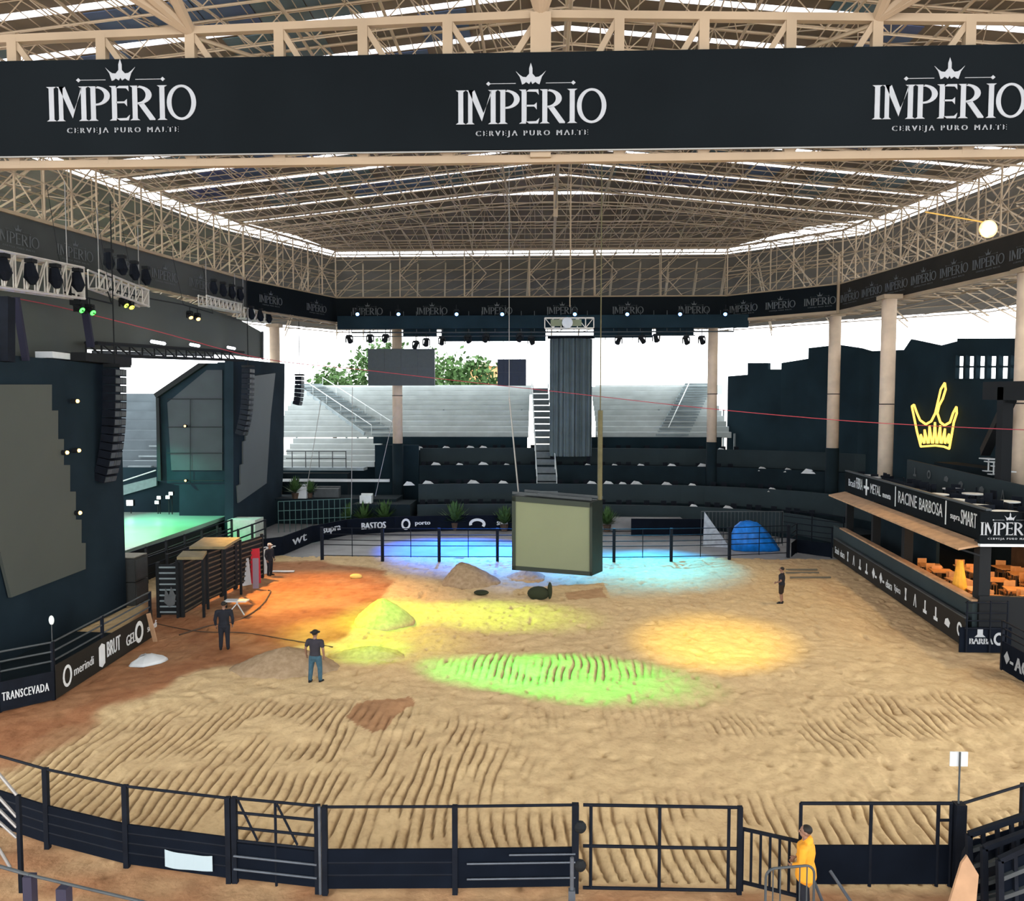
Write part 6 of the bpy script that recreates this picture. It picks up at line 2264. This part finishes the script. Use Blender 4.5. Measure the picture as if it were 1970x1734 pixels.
# low ring boards beyond the walkway
W2 = [G(500, 1082) + V(-1.2, .5, 0), G(545, 1068), G(600, 1045), G(668, 1030), G(760, 1024), G(870, 1021), G(985, 1021)]
marks = [None, 'ebara', 'Ypioca', 'BRAHMA', 'V W', 'Sicredi']
marks = ['bar', 'wt', 'supra', 'BASTOS', 'OVW', 'BIGODE']
for i in range(len(W2) - 1):
    a, b = W2[i], W2[i + 1]
    d = (b - a).normalized(); n_ = Vector((d.y, -d.x, 0)); L_ = (b - a).length
    r = thing('ring_board', (a + b) / 2, 'low black sponsor board beyond the walkway, ' + ('at the foot of the far wing', 'left of the teal-lit fence', 'with two slim white marks', 'with bold white letters', 'with a round white emblem', 'with white ring emblem beside the cube')[i], 'sign board')
    mb = MB(); mb.loft([[a + V(0, 0, .0), b, b + V(0, 0, 1.15), a + V(0, 0, 1.15)], [v - n_ * .1 for v in (a + V(0, 0, .0), b, b + V(0, 0, 1.15), a + V(0, 0, 1.15))]]); mb.build('board', M_panel, r)
    m1 = MB()
    if i == 4:
        mark(m1, 2, a + d * .8 + n_ * .02 + V(0, 0, .15), d, V(0, 0, 1), n_, .85); put_text(m1, 'porto', a + d * 1.5 + n_ * .02 + V(0, 0, .4), d, V(0, 0, 1), 1.1, .35, fat=.02)
    elif i == 5:
        for p in arcring(0, .3, .62, .42, .40, .22, -.6, math.pi + .3, 16):
            m1.prism(p, a + d * L_ * .42 + n_ * .02 + V(0, 0, .2), d, V(0, 0, 1), n_, .008)
        put_text(m1, 'soma', a + d * L_ * .75 + n_ * .02 + V(0, 0, .4), d, V(0, 0, 1), .8, .3, fat=.02)
    else:
        put_text(m1, marks[i], a + d * L_ * .3 + n_ * .02 + V(0, 0, .35), d, V(0, 0, 1), L_ * .5, .48, fat=.03)
    m1.build('marks', M_bright, r)
a, b = G(1158, 1030), G(1360, 1030)
r = thing('ring_board', (a + b) / 2, 'plain dark board on the right side of the blue lit walkway', 'sign board')
mb = MB(); mb.box(((a.x + b.x) / 2 + 1.1, a.y, .62), (b.x - a.x - 2.0, .15, 1.2)); mb.build('board', M_panel, r)
mb = MB(); mb.box((px_x(1230, 58.5), 58.6, .5), (6.5, 1.0, .9)); mb.build('plinth', M_concf, r)
# fence at the left, teal light painted into its metal colour
a, b = V(px_x(535, 57), 56.5, 0), V(px_x(668, 58), 58.6, 0)
r = thing('teal_lit_fence', (a + b) / 2, 'thin fence painted as teal lit at the left end of the walkway', 'fence')
for k in range(14):
    p = lerp(a, b, k / 13); mb = MB(); mb.tube(p, p + V(0, 0, 2.3), .025, 6); mb.build('bar', mat('teal_lit_metal', (.06, .13, .125), .5), r)
mb = MB()
for z in (2.3, 1.6, .9):
    mb.tube(a + V(0, 0, z), b + V(0, 0, z), .03, 6)
mb.build('rail', mat('teal_lit_metal', (.06, .13, .125), .5), r)
# dark platforms and equipment at the left rear
mb = MB(); mb.box((px_x(640, 63), 62.4, 1.0), (11.0, 3.0, 2.0)); struct(mb, 'floor_left_platform', M_cloth, label='black covered platform below the lower left bleacher')
mb = MB(); mb.box((px_x(740, 61), 60.7, .9), (4.5, 3.2, 1.8)); struct(mb, 'floor_mid_platform', M_cloth, label='black covered platform behind the sponsor boards')


def shrub(px, py, Y, s, seed, label, base=0.0):
    rs = random.Random(seed)
    p = PY(px, py, Y); p.z = base
    r = thing('potted_shrub', p, label, 'plant')
    mb = MB(); mb.tube(p, p + V(0, 0, .38 * s), .18 * s, 12, r2=.25 * s); mb.build('pot', M_woodd, r)
    mb = MB()
    for k in range(170):
        an, el = rs.uniform(0, 6.28), rs.uniform(.1, 1.5)
        L_ = s * rs.uniform(.5, 1.0)
        t = p + V(0, 0, .4 * s)
        e = t + V(math.cos(an) * math.cos(el), math.sin(an) * math.cos(el), math.sin(el) * 1.2) * L_
        sd = V(-math.sin(an), math.cos(an), 0) * .07 * s
        m_ = lerp(t, e, .6)
        mb.quad(t, m_ + sd, e, m_ - sd)
    mb.build('foliage', M_green, r)


shrub(672, 975, 59.5, 1.25, 1, 'potted shrub at the left end of the rear platform', 0)
shrub(700, 960, 59.0, 1.4, 2, 'potted shrub second from left before the black column base', 0)
shrub(740, 950, 59.0, 1.5, 3, 'yellowish potted shrub on the middle platform edge', 0)
shrub(875, 985, 58.2, 1.5, 4, 'large potted shrub behind the ring emblem board', 0)
shrub(970, 985, 58.0, 1.3, 5, 'potted shrub left of the hanging cube', 0)
shrub(1168, 985, 58.0, 1.3, 6, 'potted shrub right of the hanging cube', 0)
shrub(568, 960, 61.0, 1.2, 7, 'potted shrub beside the far stage wing', 2.0)
shrub(596, 960, 61.6, 1.0, 8, 'small potted shrub beside the white case', 2.0)
for (px, py, Y, sx, sz, base, m_, lb_) in ((582, 945, 61.4, .8, .9, 2.0, M_sheet, 'white upright case on the left rear platform'), (630, 950, 62.2, 2.0, .7, 2.0, M_mid, 'dark rounded sofa shape on the left rear platform'), (705, 975, 60.0, .9, .6, 1.8, M_alu, 'light grey case on the middle platform')):
    c = PY(px, py, Y)
    mb = MB(); mb.box((c.x, Y, base + sz / 2), (sx, .7, sz)); mb.box((c.x, Y + .3, base + sz * .75), (sx, .2, sz * .9)); solo(mb, 'case', m_, lb_, 'case')
# thin guy wires at the rear left
for (x0_, y0_, x1_, y1_, lb_) in ((676, 990, 678, 745, 'thin greenish upright wire left of the slanted one'), (722, 955, 757, 800, 'thin slanted wire beside the black column base'), (590, 940, 618, 770, 'faint slanted wire near the lower left bleacher')):
    mb = MB(); mb.tube(PY(x0_, y0_, 58.8), PY(x1_, y1_, 58.8), .025, 5); solo(mb, 'guy_wire', M_cable, lb_, 'wire')

# ================================================================== PEOPLE
def remesh(o, vx, sm=2):
    m = o.modifiers.new('remesh', 'REMESH'); m.mode = 'VOXEL'; m.voxel_size = vx; m.use_smooth_shade = True
    s_ = o.modifiers.new('smooth', 'SMOOTH'); s_.factor = .5; s_.iterations = sm


def person(loc, rz, label, top, bottom, hairm, s=1.0, pose=None, hat=None, shorts=False, longsleeve=False, jacket=False, shoe=None):
    """figure standing at loc, front towards its own -Y"""
    ps = dict(spread=.11, armL=[(.21, 0, 1.42), (.27, .03, 1.14), (.26, -.05, .90)], armR=[(-.21, 0, 1.42), (-.27, .03, 1.14), (-.26, -.05, .90)], turn=0.0, step=0.0)
    ps.update(pose or {})
    r = thing('person', loc, label, 'person', rz)
    r.scale = (s * 1.12, s * 1.12, s)
    sp_, stp = ps['spread'], ps['step']
    body = MB()
    body.limb([(0, .01, .93), (0, 0, 1.08), (0, .01, 1.25), (0, .0, 1.40), (0, .01, 1.47)], [.150, .135, .155, .150, .075], 16, .72)
    body.limb([(0, .01, 1.44), (0, -.005, 1.56)], [.062, .055], 12)
    hd_ = MB()
    tn = Matrix.Rotation(ps['turn'], 3, 'Z')
    hc = V(0, -.012, 1.655)
    def hp_(x, y, z):
        return hc + tn @ V(x, y, z)
    body.ball(hp_(0, .01, .02), (.078, .095, .105), 16, 12)
    body.ball(hp_(0, -.03, -.055), (.055, .062, .06), 12, 8)
    body.limb([hp_(0, -.085, .02), hp_(0, -.11, -.02)], [.010, .017], 8)
    for sx in (-1, 1):
        body.ball(hp_(sx * .08, .01, -.005), (.012, .02, .032), 8, 6)
        # legs
        hip = V(sx * .09, 0, .92); knee = V(sx * (sp_ * .9), -.015 + sx * stp * .5, .50); ank = V(sx * sp_, .02 + sx * stp, .085)
        body.limb([hip, lerp(hip, knee, .4), knee, lerp(knee, ank, .35), ank], [.085, .082, .056, .058, .036], 12)
        body.limb([ank + V(0, .03, -.045), ank + V(sx * .01, -.08, -.055), ank + V(sx * .02, -.15, -.06)], [.036, .036, .026], 10, .9)
        arm = [V(*p) for p in (ps['armL'] if sx > 0 else ps['armR'])]
        body.limb([V(sx * .10, 0, 1.42), arm[0]], [.06, .062], 10)
        body.limb([arm[0], lerp(arm[0], arm[1], .4), arm[1], lerp(arm[1], arm[2], .3), arm[2]], [.056, .050, .039, .040, .026], 10)
        # hand: palm, four fingers and a thumb
        d = (arm[2] - arm[1]).normalized()
        side = d.cross(V(sx, 0, 0)).normalized()
        if side.y > 0:
            side = -side                          # towards the front of the body
        inn = V(-sx, 0, 0)
        pc = arm[2] + d * .055
        body.limb([arm[2], pc + d * .03], [.026, .034], 8, .6)
        for f_, (o_, fl_) in enumerate(((.030, .062), (.010, .072), (-.010, .068), (-.030, .052))):
            b0 = pc + d * .03 + side * o_
            b1 = b0 + d * fl_ * .5 + inn * .008
            b2 = b1 + d * fl_ * .4 + inn * .028
            body.limb([b0, b1, b2], [.0105, .0095, .008], 6)
        tb_ = pc + side * .030
        body.limb([tb_ - d * .01, tb_ + side * .025 + d * .02, tb_ + side * .032 + d * .05 + inn * .01], [.013, .011, .009], 6)
    o = body.build('body', M_skin, r, world=False)
    remesh(o, .011, 2)
    # eyes
    for sx in (-1, 1):
        e = MB(); e.ball(hp_(sx * .03, -.083, .015), (.011, .007, .007), 8, 6); e.build('eye', M_dark, r, world=False)
    mo_ = MB(); mo_.ball(hp_(0, -.088, -.058), (.022, .006, .005), 8, 5); mo_.build('mouth', mat('lip', (.2, .06, .05), .6), r, world=False)
    # hair
    hb = MB(); hb.ball(hp_(0, .028, .045), (.086, .092, .092), 16, 10)
    o = hb.build('hair', hairm, r, world=False, smooth=True)
    if hat:
        hb = MB()
        hb.ball(hp_(0, .01, .085), (.092, .105, .065), 16, 8)
        if hat == 'brim':
            hb.ball(hp_(0, .0, .06), (.155, .17, .018), 20, 5)
        else:
            hb.ball(hp_(0, -.10, .055), (.075, .09, .014), 16, 5)
        hb.build('hat', hairm, r, world=False, smooth=True)
    # clothes
    cl = MB()
    hem = .72 if jacket else .90
    k = 1.14 if jacket else 1.0
    cl.limb([(0, .01, hem + .05), (0, .01, .93), (0, 0, 1.08), (0, .01, 1.25), (0, 0, 1.385), (0, .01, 1.46)], [.176 * k + (.03 if jacket else 0), .174 * k + (.015 if jacket else 0), .158 * k, .172 * k, .168 * k, .088], 18, .78)
    for sx in (-1, 1):
        arm = [V(*p) for p in (ps['armL'] if sx > 0 else ps['armR'])]
        cl.limb([V(sx * .10, 0, 1.415), arm[0]], [.075 * k, .074 * k], 10)
        if longsleeve or jacket:
            cl.limb([arm[0], arm[1], arm[1] + (arm[2] - arm[1]) * .92], [.070 * k, .054 * k, .038 * k], 12)
        else:
            cl.limb([arm[0], lerp(arm[0], arm[1], .62)], [.070, .064], 12)
    if jacket:
        cl.limb([(0, .035, 1.45), (0, .05, 1.50)], [.10, .10], 14, .8)
    o = cl.build('jacket' if jacket else 'shirt', top, r, world=False); remesh(o, .015, 3)
    tr_ = MB()
    tr_.limb([(0, .01, .86), (0, .01, .98)], [.165, .158], 16, .76)
    for sx in (-1, 1):
        hip = V(sx * .09, 0, .90); knee = V(sx * (sp_ * .9), -.015 + sx * stp * .5, .50); ank = V(sx * sp_, .02 + sx * stp, .085)
        if shorts:
            tr_.limb([hip, lerp(hip, knee, .9)], [.104, .090], 14)
        else:
            tr_.limb([hip, lerp(hip, knee, .4), knee, lerp(knee, ank, .35), ank + V(0, 0, .02)], [.104, .096, .074, .070, .058], 14)
    o = tr_.build('shorts' if shorts else 'trousers', bottom, r, world=False); remesh(o, .015, 3)
    for sx in (-1, 1):
        ank = V(sx * sp_, .02 + sx * stp, .085)
        sh = MB(); sh.limb([ank + V(0, .035, -.035), ank + V(sx * .01, -.07, -.042), ank + V(sx * .02, -.17, -.05)], [.048, .047, .034], 12, .85)
        sh.limb([ank + V(0, .02, -.03), ank + V(0, .01, .03)], [.045, .044], 10)
        sh.build('shoe', shoe or M_dark, r, world=False, smooth=True)
    return r


M_shirtd = mat('charcoal_tshirt', (.028, .026, .034), .9, noise=.15)
M_jeans = mat('blue_denim', (.035, .085, .12), .9, noise=.2, scale=8)
M_blk = mat('black_clothes', (.010, .012, .018), .9, noise=.15)
M_hair = mat('black_hair', (.012, .010, .008), .7)
M_yel = mat('yellow_jacket', (.70, .30, .02), .75, noise=.08, scale=6)
p = G(607, 1315); person((p.x, p.y, .02), math.pi - .15, 'man in dark t-shirt, blue jeans and brimmed hat standing with his back turned', M_shirtd, M_jeans, M_hair, 1.0, {'spread': .15, 'step': .03, 'armL': [(.21, 0, 1.42), (.29, .03, 1.15), (.31, -.06, .92)]}, hat='brim')
p = G(432, 1251); person((p.x, p.y, .02), math.pi + .3, 'man in black shirt and black trousers standing near the chutes', M_blk, M_blk, M_hair, 1.04, {'spread': .11}, longsleeve=True)
p = G(1503, 1163); person((p.x, p.y, .02), -math.pi / 2 - .5, 'man in black shirt and shorts standing on the far right sand', M_blk, mat('brown_black_shorts', (.022, .014, .009), .9), M_hair, .98, {'spread': .07, 'armL': [(.20, 0, 1.42), (.25, .02, 1.15), (.08, -.19, 1.02)], 'armR': [(-.20, 0, 1.42), (-.25, .02, 1.15), (-.08, -.19, 1.02)]}, shorts=True)
zf = PY(1551, 1590, 13.9)
person((zf.x, 13.9, 0), -math.radians(118), 'person in a bright yellow jacket and dark trousers by the small barred gate', M_yel, M_blk, M_hair, (zf.z) / 1.765, {'spread': .10, 'turn': .2, 'armL': [(.21, 0, 1.42), (.27, -.02, 1.16), (.16, -.17, 1.02)], 'armR': [(-.21, 0, 1.42), (-.27, -.02, 1.16), (-.16, -.17, 1.02)]}, jacket=True)
p = G(512, 1112); person((p.x, p.y + .6, 0), 1.2, 'dark-clothed person with pale cap behind the leaning boards', M_blk, M_blk, mat('pale_cap', (.45, .43, .42), .8), 1.0, {'spread': .10}, hat='cap', longsleeve=True)
